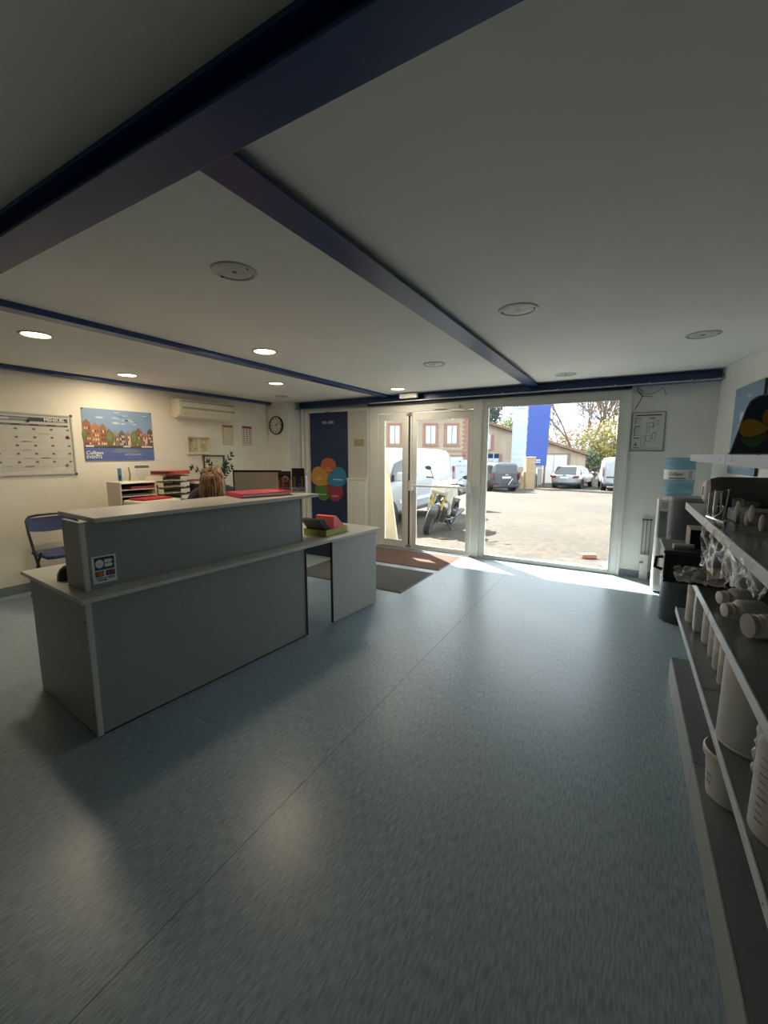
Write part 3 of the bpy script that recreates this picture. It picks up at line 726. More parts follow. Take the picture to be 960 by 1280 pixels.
g = G(); g.box(.16, .165, -.205, -.14, .0, .052); obj('spine_label', g, mat('binder_red', '#a02a2a', .5), t)
t = thing('document_folder', 'thick red folder on the sideboard just left of the receptionist', 'folder', (-5.30, 3.92, SZ+.27), .3)
g = G(); g.box(-.13, .13, -.18, .18, .05, .058); g.box(-.13, .13, -.18, .18, 0, .006); obj('cover', g, MATS['red_card'], t, bevel=.002)
g = G(); g.box(-.12, .125, -.17, .172, .007, .049); obj('pages', g, M_paper, t, bevel=.002)
g = G(); g.box(-.13, .13, -.19, .19, 0, .27)
tag(obj('archive_box', g, mat('navy_card', '#1d2636', .6), bevel=.004, loc=(-5.30, 3.92, SZ), rotz=.3), 'dark navy archive box under the thick red folder', 'box')
# ZZ plant
t = thing('potted_plant', 'zz plant with dark glossy leaflets in a pot behind the receptionist', 'plant', (-5.45, 4.30, SZ))
g = G(); g.lathe([(.001, 0), (.07, 0), (.095, .17), (.1, .175), (.092, .18), (.08, .15), (.001, .15)], 24); obj('pot', g, mat('pot_white', '#c8c4b8', .4), t, smooth=True)
M_leaf = mat('zz_leaf', '#1f3320', .35, var=.2, scale=30); M_stem = mat('zz_stem', '#3a4a2c', .5)
def leafquad(g, p, d, n_, L, w):
    d = Vector(d).normalized(); s_ = d.cross(Vector(n_)).normalized(); p = Vector(p)
    pts = [p, p+d*L*.3+s_*w, p+d*L*.7+s_*w*.8, p+d*L, p+d*L*.7-s_*w*.8, p+d*L*.3-s_*w]; g.poly(pts)
rr = random.Random(4)
for tip in ((.10, -.50, .42), (.05, .22, .60), (.06, -.20, .50), (.12, .04, .46), (-.05, .30, .40), (.14, -.3, .30)):
    pts = []
    for i in range(9):
        s_ = i/8; pts.append((tip[0]*s_**1.4, tip[1]*s_**1.5, .15+(tip[2]-.0)*s_ - .08*s_*s_))
    g = G(); g.tube(pts, [.009*(1-.7*i/8) for i in range(9)], 6); obj('stem', g, M_stem, t, smooth=True)
    g = G()
    for i in range(3, 9):
        p, q = Vector(pts[i]), Vector(pts[i-1]); d = (p-q).normalized()
        side = d.cross(Vector((1, 0, .2))).normalized()
        for sg in (-1, 1):
            leafquad(g, p-d*.02*(sg > 0), d*.75+side*sg*.8+Vector((rr.uniform(-.1, .3), 0, 0)), (1, .2, .3), .075, .017)
    leafquad(g, pts[-1], Vector(pts[-1])-Vector(pts[-2]), (1, 0, 0), .07, .016)
    obj('leaf_spray', g, M_leaf, t)

# monitor on the staff side of the desk
t = thing('computer_monitor', 'computer monitor with black bezel and blank grey screen behind the counter ledge', 'monitor', cw(1.70, .72, .8025), .50); t.scale = (.76, .76, 1)
g = G(); g.box(-.30, .30, 0, .035, .20, .60); obj('bezel', g, M_black, t, bevel=.006)
g = G(); g.box(-.28, .28, -.002, .001, .22, .58); obj('screen', g, mat('screen_off', '#aeab9c', .5, var=.02), t)
prints('screen_reflection', [(R4(-.28, .28, .40, .403), '#6d6c62', 0)], (0, -.0025, 0), (1, 0, 0), (0, 0, 1), t)  # reflection on the screen, drawn as a dark line
g = G(); g.box(-.035, .035, .03, .06, .02, .3); obj('stand', g, M_black, t, bevel=.006)
g = G(); g.lathe([(.001, .02), (.11, .015), (.125, 0), (.001, 0)], 28); obj('base', g, M_black, t, smooth=True)
# ================================================================== FRONT WALL THINGS (faces -Y)
def petal(cx, cy, ax, L, wd, n=24):
    """egg shape from the tip (cx,cy) in direction ax"""
    P = []
    for k in range(n):
        a = 2*PI*k/n; s_ = .5-.5*math.cos(a); x = L*s_; y = wd*math.sin(a)*(.45+.62*s_)
        P.append((cx + x*math.cos(ax)-y*math.sin(ax), cy + x*math.sin(ax)+y*math.cos(ax)))
    return P
PET = [('#b9603c', 90, 0), ('#c09038', 162, 1), ('#2f7fa4', 18, 2), ('#4a7d36', 234, 3), ('#97314a', 306, 4)]
t = thing('wall_banner', 'tall navy banner with five coloured petals on the front wall', 'banner', (-5.085, 6.067, 0))
g = G(); g.box(0, .84, -.004, 0, .03, 2.285); obj('panel', g, mat('banner_navy', '#1a3058', .45, var=.03), t)
it = [(R4(0, .84, 1.68, 1.98), '#22365c', 0)]
for c, a, k in PET: it.append((petal(.41-.05*math.cos(math.radians(a)), 1.075-.05*math.sin(math.radians(a)), math.radians(a), .46, .215), c, [3, 4, 5, 1, 2][k]))
bars = [(.41, 1.30, .10), (.41, 1.265, .15), (.205, 1.13, .11), (.205, 1.095, .14), (.62, 1.10, .21), (.27, .82, .19), (.55, .80, .15)]
for i, (x, z, ww) in enumerate(bars):
    c = ['#d9a58c', '#d9a58c', '#d8bb80', '#d8bb80', '#cfe0e6', '#b9d0a8', '#e0b4bd'][i]; n = int(ww/.015)
    for j in range(n): it.append((R4(x-ww/2+.015*j, x-ww/2+.015*j+.0115, z-.011, z+.011), c, 7))
prints('banner_print', it, (0, -.0045, 0), (1, 0, 0), (0, 0, 1), t)
text('lettering', 'WE ARE', (.41, -.005, 2.105), (1, 0, 0), (0, 0, 1), .075, M_inkw, t)
g = G(); g.box(.37, .45, -.012, 0, 2.285, 2.30); obj('hanger', g, M_dark, t)
# radiator
t = thing('radiator', 'white ribbed panel radiator beside the banner, left of the glass door', 'radiator', (-4.235, 6.06, .12))
g = G(); g.box(0, .40, -.05, -.01, 0, 1.0); obj('panel', g, M_wall, t, bevel=.006)
for i in range(9):
    g = G(); g.prism([(.012+.043*i, -.05), (.022+.043*i, -.062), (.040+.043*i, -.062), (.050+.043*i, -.05)], .03, .97, 'XY'); obj('rib', g, M_wall, t)
g = G(); g.box(-.005, .405, -.066, .0, 1.0, 1.015); obj('grille', g, M_white, t, bevel=.003)
g = G(); g.box(.05, .08, -.01, .008, .2, .8); g.box(.32, .35, -.01, .008, .2, .8); g.box(.1, .13, -.05, -.02, -.12, 0); g.box(.3, .33, -.05, -.02, -.12, 0); obj('bracket', g, M_grey, t)
# beige card on the board
g = G(); g.box(0, .20, -.003, 0, 0, .12)
tag(obj('wall_card', g, mat('beige_card', '#a59d78', .7), loc=(-4.115, 6.068, 1.685)), 'small beige card on the pale board above the radiator', 'card')
# emergency light
t = thing('emergency_light', 'white emergency light box fixed to the front beam above the door', 'emergency light', (-2.985, 5.93, 2.40))
g = G(); g.box(-.15, .15, -.06, 0, .0, .075); obj('body', g, M_white, t, bevel=.01)
g = G(); g.box(-.12, .12, -.064, -.055, .008, .03); obj('diffuser', g, MATS['frosted_lens'], t)
# evacuation plan
t = thing('evacuation_plan', 'framed evacuation plan on the wall right of the window', 'sign', (.015, 6.08, 1.595))
g = G(); g.box(0, .325, -.006, 0, 0, .45); obj('board', g, mat('plan_board', '#d4d4ce', .35), t)
g = G(); g.box(-.012, .337, -.012, 0, -.012, 0); g.box(-.012, .337, -.012, 0, .45, .462); g.box(-.012, 0, -.012, 0, 0, .45); g.box(.325, .337, -.012, 0, 0, .45); obj('frame', g, M_steel, t, bevel=.002)
it = [(R4(.03, .295, .415, .428), '#2a2c30', 0), (R4(.02, .085, .385, .392), '#2a2c30', 0), (R4(.02, .085, .285, .294), '#2a2c30', 0), (R4(.018, .08, .145, .155), '#2a2c30', 0), (R4(.018, .075, .03, .037), '#2a2c30', 0)]
for i in range(3): it += [(R4(.02, .032, .325+.02*i, .337+.02*i), '#3c3e42', 0), (R4(.038, .085, .329+.02*i, .333+.02*i), '#8b8c8a', 0)]
for i in range(5): it += [(R4(.018, .032, .178+.02*i, .191+.02*i), '#3c3e42', 0), (R4(.038, .085, .182+.02*i, .186+.02*i), '#8b8c8a', 0)]
it += [(ell(.045, .085, .008, .012, 12), '#3c3e42', 0), (ell(.045, .065, .02, .008, 12), '#6c6e70', 0), (ell(.2, .385, .035, .01, 16), '#8f9090', 0)]
def outline(pts, c='#6f7274', w=.0022):
    r = []
    for (a, b_), (c_, d_) in zip(pts, pts[1:]+pts[:1]):
        if abs(a-c_) < 1e-6: r.append((R4(a-w, a+w, min(b_, d_), max(b_, d_)), c, 1))
        else: r.append((R4(min(a, c_), max(a, c_), b_-w, b_+w), c, 1))
    return r
it += outline([(.15, .22), (.15, .33), (.215, .33), (.215, .285), (.175, .285), (.175, .22)]) + outline([(.10, .06), (.10, .17), (.14, .17), (.14, .06)]) + outline([(.15, .11), (.15, .18), (.20, .18), (.20, .11)]) + outline([(.215, .13), (.215, .21), (.245, .21), (.245, .13)]) + outline([(.22, .30), (.22, .36), (.26, .36), (.26, .30)])
it += [(R4(.212, .222, .275, .29), '#44474a', 2), (R4(.215, .225, .205, .215), '#44474a', 2), (R4(.245, .255, .205, .215), '#44474a', 2), (ell(.285, .06, .008, .008, 12), '#f4f4ee', 2), (R4(.09, .29, .03, .032), '#8b8c8a', 1)]
prints('plan_print', it, (0, -.0065, 0), (1, 0, 0), (0, 0, 1), t)
# switch plate
t = thing('light_switch', 'white switch plate below the evacuation plan', 'switch', (.11, 6.08, 1.41))
g = G(); g.box(-.06, .06, -.012, 0, -.06, .06); obj('plate', g, M_white, t, bevel=.004)
g = G(); g.box(-.035, .035, -.02, -.01, -.03, .03); obj('rocker', g, M_white, t, bevel=.004)
# pipes and box near the dispenser
t = thing('pipe_box', 'white pipe cover box with thin grey pipes at the foot of the front wall', 'pipe box', (.255, 6.08, 0))
g = G(); g.box(-.045, .045, -.06, 0, 0, .31); obj('cover', g, M_white, t, bevel=.004)
for x in (-.04, 0, .04):
    g = G(); g.tube([(x, -.018, .31), (x, -.018, .75)], .006, 8); obj('pipe', g, M_grey, t, smooth=True)
g = G(); g.box(-.055, .055, -.025, 0, .74, .752); obj('clamp', g, M_dark, t)
g = G(); g.box(-.05, -.01, -.075, -.06, .2, .225); obj('valve', g, M_grey, t)
# dangling cables
g = G()
g.tube([(.03, 6.06, 2.37), (.045, 6.05, 2.3), (.10, 6.04, 2.25), (.07, 6.05, 2.18), (.03, 6.06, 2.1)], .006, 6)
g.tube([(.05, 6.06, 2.34), (.12, 6.05, 2.26), (.22, 6.05, 2.27), (.30, 6.05, 2.33), (.33, 6.06, 2.25)], .004, 6)
g.tube([(.04, 6.06, 2.31), (.09, 6.04, 2.24), (.2, 6.05, 2.235)], .005, 6)
tag(obj('loose_cable', g, mat('cable_grey', '#6e675c', .6), smooth=True), 'loose tangled cables hanging at the top of the wall right of the window', 'cable')
g = G(); g.tube([(.835, 6.0, 2.42), (.88, 6.0, 2.43), (.90, 6.0, 2.42)], .01, 6); obj('bolt', g, M_dark, fb)

# ================================================================== RIGHT SIDE: SHELVING
M_shelf = mat('shelf_metal', '#737778', .22, spec=.6, var=.03, scale=12)
M_rail = mat('shelf_rail', '#c3c8cc', .35)
SX = .342
t = thing('shelving_unit', 'low grey metal shop shelving with pale price rails along the right wall', 'shelving', (0, 0, 0))
BAYS = [(2.193, 3.33), (1.05, 2.187)]
def shelf(name, z, th, x1=.80, rail=.036, lab=None):
    for y0, y1 in BAYS:
        g = G(); g.box(SX+.006, x1, y0, y1, z-th, z); s_ = obj(name, g, M_shelf, t, bevel=.001)
        g = G(); g.box(SX, SX+.006, y0, y1, z-rail, z+.003); obj('price_rail', g, M_rail, s_, bevel=.0015)
        g = G()
        for y in (y0+.12, y1-.12): g.cyl((SX-.001, y, z-rail*.5), (SX+.001, y, z-rail*.5), .003, n=8)
        obj('rivet', g, M_dark, s_)
shelf('shelf', .53, .02); shelf('shelf', .887, .02); shelf('shelf', 1.237, .02, .72, .04); shelf('shelf', 1.545, .02, .72, .038)
for y0, y1 in BAYS:
    g = G(); g.box(SX+.008, .80, y0, y1, .150, .168); s_ = obj('base_shelf', g, M_shelf, t, bevel=.001)
    g = G(); g.box(SX, SX+.008, y0, y1, .0, .170); obj('plinth', g, mat('plinth_paint', '#9a9a96', .4), s_, bevel=.0015)
g = G(); g.box(SX+.004, .8, 3.33, 3.338, 0, .168); obj('plinth_end', g, M_dark, t)
for y in (3.34, 2.19, 1.04):
    g = G(); g.box(.80, .84, y-.015, y+.015, 0, 1.75); obj('upright', g, M_steel, t, bevel=.002)
    g = G()
    for z in (.50, .857, 1.207, 1.515): g.prism([(.40, z), (.80, z-.06), (.80, z)], y-.0155, y-.0135, 'XZ')
    obj('bracket', g, M_steel, t)
g = G(); g.box(.80, .815, 1.05, 3.33, .17, .92); obj('back_panel', g, mat('back_panel_grey', '#7f807c', .5), t)

M_bottle = mat('white_hdpe', '#d2d2cf', .45, var=.02, scale=20)
def rot_to(dirv):
    return Vector((0, 0, 1)).rotation_difference(Vector(dirv)).to_matrix().to_4x4()
def lying_bottle(p, d, r, L, label):
    t = thing('bottle', label, 'bottle', p); t.matrix_world = Matrix.Translation(p) @ rot_to(d)
    g = G(); g.lathe([(.001, 0), (r*.9, 0), (r, .008), (r, L*.6), (r*.85, L*.68), (r*.52, L*.74), (r*.52, L*.8)], 24); obj('body', g, M_bottle, t, smooth=True)
    g = G(); g.lathe([(r*.66, L*.79), (r*.70, L*.80), (r*.70, L*.84), (r*.62, L*.845), (r*.62, L*.99), (r*.55, L), (.001, L)], 24); obj('cap', g, M_white, t, smooth=True)
lying_bottle((.507, 2.285, .934), (-1, -.35, 0), .044, .135, 'white capped bottle lying on the upper open shelf, farther of two')
lying_bottle((.497, 2.11, .934), (-1, -.35, 0), .044, .135, 'white capped bottle lying on the upper open shelf, nearer of two')
t = thing('jar', 'clear lidded jar lying on its side on the shelf before the two white bottles', 'jar'); t.matrix_world = Matrix.Translation((.60, 1.98, .933)) @ rot_to((-1, -.35, 0))
g = G(); g.lathe([(.001, 0), (.042, 0), (.044, .01), (.044, .15), (.036, .16), (.036, .165)], 24); obj('body', g, clear_mat('frosted_plastic', (.86, .85, .8), diff=.55, rough=.2), t, smooth=True)
g = G(); g.lathe([(.039, .163), (.043, .165), (.043, .172), (.039, .174), (.039, .185), (.043, .187), (.043, .196), (.001, .198)], 24); obj('lid', g, clear_mat('clear_lid', (.95, .95, .93), diff=.35, rough=.1), t, smooth=True)
M_carton = mat('navy_carton', '#10182a', .5, var=.1)
for i, (x0, x1, y0, y1, z1, lab) in enumerate(((.62, .79, 2.2, 2.5, 1.06, 'dark navy carton at the back of the shelf behind the two white bottles'), (.66, .79, 1.85, 2.16, 1.10, 'dark navy carton nearest the frame edge behind the lidded jar'), (.42, .79, 2.62, 3.0, 1.00, 'dark blue carton on the shelf half hidden under the plastic bags'))):
    g = G(); g.box(x0, x1, y0, y1, .888, z1); tag(obj('carton', g, M_carton, bevel=.003), lab, 'box')

# black tote overhanging the shelf end
t = thing('storage_tote', 'black lidded tote standing on the end of the shelving', 'tote', (.20, 2.585, .888))
g = G(); g.prism([(.005, 0), (.36, 0), (.365, .15), (0, .15)], 0, .01, 'XZ')
g.box(0, .012, 0, .33, 0, .15); g.box(.35, .362, 0, .33, 0, .15); g.box(0, .362, .32, .33, 0, .15); g.box(0, .362, 0, .33, 0, .006)
obj('body', g, mat('tote_black', '#12151c', .3), t, bevel=.004)
g = G(); g.box(-.008, .37, -.01, .34, .148, .168); obj('lid', g, mat('tote_lid', '#3a3d40', .35), t, bevel=.006)
g = G(); g.tube([(-.0, .10, .11), (-.03, .10, .105), (-.034, .10, .05), (-.0, .10, .04)], .009, 8); obj('handle', g, M_black, t, smooth=True)
g = G(); g.box(-.004, .0, .0, .03, .02, .14); obj('edge_label', g, M_white, t)
t = thing('carton', 'small carton with dark front and pale side on top of the black tote', 'box', (.305, 2.66, 1.057))
g = G(); g.box(0, .20, 0, .16, 0, .105); obj('carton_body', g, mat('carton_pale', '#b5ada0', .7), t, bevel=.002)
g = G(); g.box(.004, .196, -.0015, 0, .004, .101); obj('dark_front', g, mat('carton_dark', '#23211f', .6), t)
g = G(); g.cyl((0, 0, 0), (.09, .03, 0), .014, n=14)
tag(obj('cap', g, M_white, loc=(.235, 2.63, 1.071), smooth=True), 'small white cap lying on the black tote lid', 'cap')

# bottles standing on the middle shelf
def tall_bottle(x, y, r, h, label, square=False, z=.5315):
    t = thing('bottle', label, 'bottle', (x, y, z), 0, 'white bottles standing on the middle shelf')
    g = G()
    if square: g.box(-r, r, -r, r, 0, h*.9)
    else: g.lathe([(.001, 0), (r*.92, 0), (r, .01), (r, h*.86), (r*.5, h*.92)], 24)
    obj('body', g, M_bottle, t, smooth=not square, bevel=.008 if square else 0)
    g = G(); g.cyl((0, 0, h*.9), (0, 0, h), r*.55, n=16); obj('cap', g, M_white, t, smooth=True)
    g = G(); g.lathe([(r*1.006, h*.3), (r*1.006, h*.55)], 24) if not square else g.box(-r-.0008, -r, -r*.8, r*.8, h*.3, h*.6)
    obj('label_sheet', g, M_paper, t, smooth=not square)
tall_bottle(.405, 3.08, .036, .315, 'slim white bottle at the far end of the middle shelf')
tall_bottle(.425, 2.92, .034, .31, 'square white bottle, second from the far end of the middle shelf', True)
tall_bottle(.455, 2.76, .044, .315, 'wider white bottle, third from the far end of the middle shelf')
tall_bottle(.450, 2.585, .034, .31, 'slim white bottle just past the bay joint of the middle shelf')
tall_bottle(.455, 2.43, .042, .315, 'white bottle with a dark mark, fifth from the far end')
tall_bottle(.440, 2.275, .030, .31, 'slim white bottle beside the big white cylinder')
g = G(); g.cyl((.412, 2.436, .70), (.4115, 2.436, .70), .012, n=14); 
t = thing('filter_cylinder', 'big white plastic cylinder filling the middle shelf below the price rail', 'cylinder', (.445, 1.815, .5315))
g = G(); g.lathe([(.001, 0), (.098, 0), (.102, .006), (.100, .30), (.098, .31), (.001, .31)], 40); obj('body', g, M_bottle, t, smooth=True)
g = G(); g.torus((0, 0, .01), .1, .004, n=40); obj('foot_ring', g, M_bottle, t, smooth=True)
t = thing('marked_cylinder', 'white graduated cylinder in bubble wrap at the right frame edge', 'cylinder', (.435, 1.395, .5315))
g = G(); g.lathe([(.001, 0), (.078, 0), (.082, .01), (.080, .25), (.07, .27), (.001, .275)], 40); obj('body', g, M_bottle, t, smooth=True)
g = G(); rr = random.Random(9)
for k in range(9):
    a = math.radians(196+3*k % 20); z = .05+.022*k; a0 = math.radians(200); 
    for j in range(4):
        a1, a2 = a0+.07*j, a0+.07*(j+1)*(.9 if k % 3 else 1.2)
        g.poly([(.0825*math.cos(a1), .0825*math.sin(a1), z), (.0825*math.cos(a2), .0825*math.sin(a2), z), (.0825*math.cos(a2), .0825*math.sin(a2), z+.004), (.0825*math.cos(a1), .0825*math.sin(a1), z+.004)])
obj('printed_marks', g, mat('mark_grey', '#6f716c', .6), t)
g = G(); pr = []
for i in range(15): pr.append((.084+.003*math.sin(i*2.1), .16+.012*i))
pr += [(.06, .345), (.03, .36)]
g.lathe(pr, 36); b = g.b
for v in b.verts: v.co += Vector((noise.noise(v.co*40), noise.noise(v.co*40+Vector((5, 0, 0))), noise.noise(v.co*40+Vector((0, 9, 0)))))*.008
obj('bubble_wrap', g, clear_mat('bubble', (.95, .95, .93), diff=.18, rough=.12), t, smooth=80)
# bucket on the base shelf
t = thing('bucket', 'open white bucket standing on the base shelf', 'bucket', (.455, 2.02, .169))
g = G(); g.lathe([(.001, 0), (.082, 0), (.086, .004), (.098, .17), (.106, .172), (.108, .178), (.108, .20), (.103, .205), (.098, .202), (.094, .17), (.082, .012), (.001, .012)], 40); obj('body', g, M_bottle, t, smooth=True)
g = G(); g.lathe([(.001, .13), (.09, .13)], 32); obj('contents', g, M_paper, t)
g = G()
for k in range(2):
    for j in range(2):
        a = math.radians(196+9*j); z = .10-.03*k; r_ = .0945
        g.poly([(r_*math.cos(a), r_*math.sin(a), z), (r_*math.cos(a+.1), r_*math.sin(a+.1), z-.006), (r_*math.cos(a+.1), r_*math.sin(a+.1), z), (r_*math.cos(a), r_*math.sin(a), z+.006)])
obj('printed_marks', g, M_ink, t)

# ------------------------------------------------------------------ upper shelves
t = thing('pressure_cartridge', 'black horizontal filter housing with white label on the upper shelf', 'filter housing', (.40, 3.10, 1.33))
g = G(); g.lathe([(.001, 0), (.05, .0), (.075, .02), (.088, .06), (.09, .12), (.09, .5), (.001, .5)], 32, axis='X'); obj('body', g, mat('housing_black', '#63676a', .25), t, smooth=True)
g = G(); g.lathe([(.001, -.004), (.048, -.003), (.066, .008), (.078, .022)], 32, axis='X'); obj('end_label', g, mat('label_pale', '#c9ccd2', .4), t, smooth=True)
g = G(); g.box(-.006, -.003, -.012, .012, -.02, .03); obj('label_mark', g, M_dark, t)
g = G(); g.box(.1, .45, -.06, .06, -.092, -.07); obj('cradle', g, M_dark, t)
g = G(); g.box(0, .30, 0, .2, 0, .055)
tag(obj('carton', g, mat('dark_grey_box', '#4a4b49', .5), bevel=.004, loc=(.44, 2.42, 1.238)), 'dark grey flat box on the upper shelf behind the silver tubes', 'box')
for i, (x, y, h, lab) in enumerate(((.401, 2.85, .105, 'slim silver tube standing on the upper shelf, left of the pair'), (.413, 2.72, .118, 'wider silver tube standing on the upper shelf, right of the pair'))):
    r_ = .009 if i == 0 else .017
    t = thing('steel_tube', lab, 'tube', (x, y, 1.238), 0, 'silver tubes on the upper shelf')
    g = G(); g.cyl((0, 0, 0), (0, 0, h), r_, n=20); obj('tube_body', g, M_chrome, t, smooth=True)
    g = G(); g.cyl((0, 0, h), (0, 0, h+.006), r_*1.1, n=20); obj('end_cap', g, M_steel, t, smooth=True)
g = G(); g.tube([(.395, 2.45, 1.24), (.40, 2.43, 1.30), (.405, 2.425, 1.37), (.404, 2.42, 1.385)], .0025, 6); g.sphere((.404, 2.42, 1.388), .005); g.lathe([(.012, 1.238), (.012, 1.242)], 12, (.395, 2.45, 0))
tag(obj('wire_stem', g, M_chrome, smooth=True), 'thin chrome wire with ball tip standing on the upper shelf', 'wire')
M_pack = clear_mat('blister', (.97, .97, .96), diff=.03, rough=.05)
for i, (x, y, dz, lab) in enumerate(((.425, 2.33, .045, 'white oval pad in a clear pack, farthest on the upper shelf'), (.437, 2.21, .02, 'white oval pad in a clear pack, second on the upper shelf'), (.432, 2.13, .05, 'white oval pad in a clear pack, third on the upper shelf'), (.455, 2.08, .02, 'white oval pad in a clear pack, nearest the frame edge'))):
    t = thing('blister_pack', lab, 'pack', (x, y, 1.2395), .35, 'clear packs on the upper shelf')
    g = G(); g.sphere((0, 0, .03+dz), .034, .26, .34, 1.0); obj('pad', g, mat('pad_white', '#e0dfd8', .6, var=.1, scale=60), t, smooth=True)
    g = G(); g.box(-.018, .018, -.012, .016, 0, .075+dz); obj('clear_pack', g, M_pack, t, bevel=.006)
g = G(); g.tube([(.36, 2.62, 1.24), (.372, 2.5, 1.243), (.40, 2.40, 1.24), (.392, 2.38, 1.252)], .006, 6)
g.tube([(.372, 2.5, 1.25), (.39, 2.48, 1.27), (.41, 2.50, 1.30), (.40, 2.52, 1.312), (.385, 2.5, 1.305)], .0045, 6)
tag(obj('plastic_hook', g, M_chrome, smooth=True), 'bent clear hook on the front of the upper shelf', 'hook')

# crumpled clear bags: displaced sheets
M_bag = clear_mat('clear_bag', (.98, .98, .97), diff=.10, rough=.12, fres=1.55)
def bag(label, corners, nu, nv, amp, fr, seed, drop=None):
    A, B, C_, D = [Vector(c) for c in corners]; g = G(); grid = []
    for i in range(nu+1):
        row = []
        for j in range(nv+1):
            s_, q = i/nu, j/nv
            p = A.lerp(B, s_).lerp(D.lerp(C_, s_), q)
            o = Vector((seed*3.1, seed*1.7, 0))
            n1 = noise.noise(p*fr+o); n2 = noise.noise(p*fr*2.3+o*2); n3 = noise.noise(p*fr*.8+o*3)
            ridge = abs(n1)*2-1 + .5*(abs(n2)*2-1)
            p = p + Vector((ridge*amp, n3*amp*.9, n2*amp*.7))
            if drop: p = drop(p, s_, q)
            row.append(g.v(p))
        grid.append(row)
    for i in range(nu):
        for j in range(nv): g.f([grid[i][j], grid[i+1][j], grid[i+1][j+1], grid[i][j+1]])
    return tag(obj('plastic_bag', g, M_bag, smooth=60), label, 'bag', 'clear plastic bags on the shelving')
bag('crumpled clear bag spilling over the upper shelf edge above the tote', [(.325, 2.20, 1.262), (.325, 1.45, 1.262), (.335, 1.5, 1.17), (.335, 2.30, 1.06)], 70, 34, .030, 7, 1)
bag('flat clear bag tongue lying out over the black tote front', [(.25, 2.50, .995), (.40, 2.25, 1.06), (.41, 2.2, .99), (.25, 2.47, .93)], 60, 30, .014, 22, 2)
bag('second crumpled clear bag hanging close to the frame edge', [(.375, 2.15, 1.235), (.40, 1.6, 1.235), (.40, 1.6, 1.12), (.385, 2.15, 1.045)], 60, 34, .026, 8, 3)
bag('clear bag sheet slanting from the upper shelf down to the tote lid', [(.33, 2.50, 1.075), (.345, 2.24, 1.18), (.42, 2.3, 1.10), (.42, 2.48, 1.075)], 30, 18, .012, 7, 4)

# display board with petals on the top shelf
t = thing('display_board', 'dark display board with coloured petals standing on the top shelf', 'display board', (.345, 2.15, 1.549), -.05)
P = [(0, 0), (.036, .175), (.046, .205), (.065, .222), (.10, .232), (.45, .245), (.48, .23), (.48, 0)]
g = G(); g.prism(P, 0, .010, 'XZ'); obj('board', g, mat('display_edge', '#8f9290', .35), t)
Pi = [(.006, .006), (.040, .174), (.050, .2), (.068, .216), (.10, .226), (.45, .239), (.474, .226), (.474, .006)]
g = G(); g.prism(Pi, -.0012, 0, 'XZ'); obj('face', g, mat('display_navy', '#36425c', .18, coat=.3), t)
it = [(petal(.105, .095, math.radians(a), .082, .042), c, k) for (c, a, _), k in zip([('#c4763a', 72, 0), ('#c79a3c', 172, 0), ('#3f92b0', 20, 0), ('#4f7a46', 222, 0), ('#a83a50', 318, 0)], (3, 4, 5, 1, 2))]
prints('display_print', it, (0, -.0015, 0), (1, 0, 0), (0, 0, 1), t, GLOSSPRINT)
text('lettering', 'Culligan', (.135, -.0065, .195), (1, 0, 0), (0, 0, 1), .024, mat('ink_blue_pale', '#8fa0c8', .5), t, shear=.2)
g = G(); g.box(.0, .46, .01, .05, 0, .008); obj('foot', g, M_grey, t)
# blue grey poster on right wall
yP = 5.0; nW = Vector((-1, -.092, 0)).normalized(); uW = Vector((.092, -1, 0)).normalized()
t = thing('wall_poster', 'grey blue poster on the right wall behind the display board', 'poster', (rwx(5.42)-.002, 5.42, 1.36), math.atan2(uW.y, uW.x))
g = G(); g.box(0, .72, -.022, 0, 0, .82); obj('panel', g, mat('poster_greyblue', '#7d93ab', .5, var=.04), t)
g = G(); g.box(.72, .726, -.022, 0, 0, .82); obj('side_edge', g, M_dark, t)
prints('poster_print', [(R4(.35, .46, .70, .725), '#b3c2d0', 0), (R4(.2, .30, .50, .58), '#c0ccd8', 0), (R4(.18, .28, .40, .47), '#c0ccd8', 0), (R4(.05, .6, .06, .09), '#a3b4c6', 0)], (0, -.0225, 0), (1, 0, 0), (0, 0, 1), t)

# ------------------------------------------------------------------ water dispenser and bottle
t = thing('water_dispenser', 'white water dispenser standing in the right corner', 'water dispenser', (.485, 5.62, 0))
w = .165
g = G(); g.prism([(-w, -.13), (-w+.02, -.15), (w-.02, -.15), (w, -.13), (w, .15), (-w, .15)], .02, .64, 'XY'); obj('lower_body', g, M_white, t, bevel=.012)
g = G(); g.prism([(-.10, -.15), (.10, -.15), (.06, -.20), (-.06, -.20)], .10, .60, 'XY'); obj('bulged_front', g, M_white, t, bevel=.015)
g = G(); g.box(-w, -w+.02, -.15, .15, .64, 1.055); g.box(w-.02, w, -.15, .15, .64, 1.055); g.box(-w+.02, w-.02, -.05, .15, .64, .93); g.box(-w+.02, w-.02, -.15, .15, .93, 1.055); obj('upper_body', g, M_white, t, bevel=.006)
g = G(); g.box(-w+.02, w-.02, -.052, -.05, .645, .925); obj('recess_back', g, mat('recess_grey', '#a8b0ae', .4), t)
g = G(); g.box(-w+.02, w-.02, -.17, -.05, .63, .648); obj('drip_tray', g, M_grey, t, bevel=.004)
for x in (-.06, .0, .06):
    g = G(); g.box(x-.014, x+.014, -.10, -.05, .85, .90); g.box(x-.008, x+.008, -.10, -.085, .82, .85); obj('tap', g, M_white, t, bevel=.004)
g = G(); g.box(-w+.03, w-.03, -.152, -.15, .96, 1.03); obj('control_panel', g, mat('panel_grey', '#b7bdb8', .35), t, bevel=.002)
g = G(); g.lathe([(.13, 1.055), (.12, 1.07), (.06, 1.075)], 32); obj('bottle_collar', g, M_white, t, smooth=True)
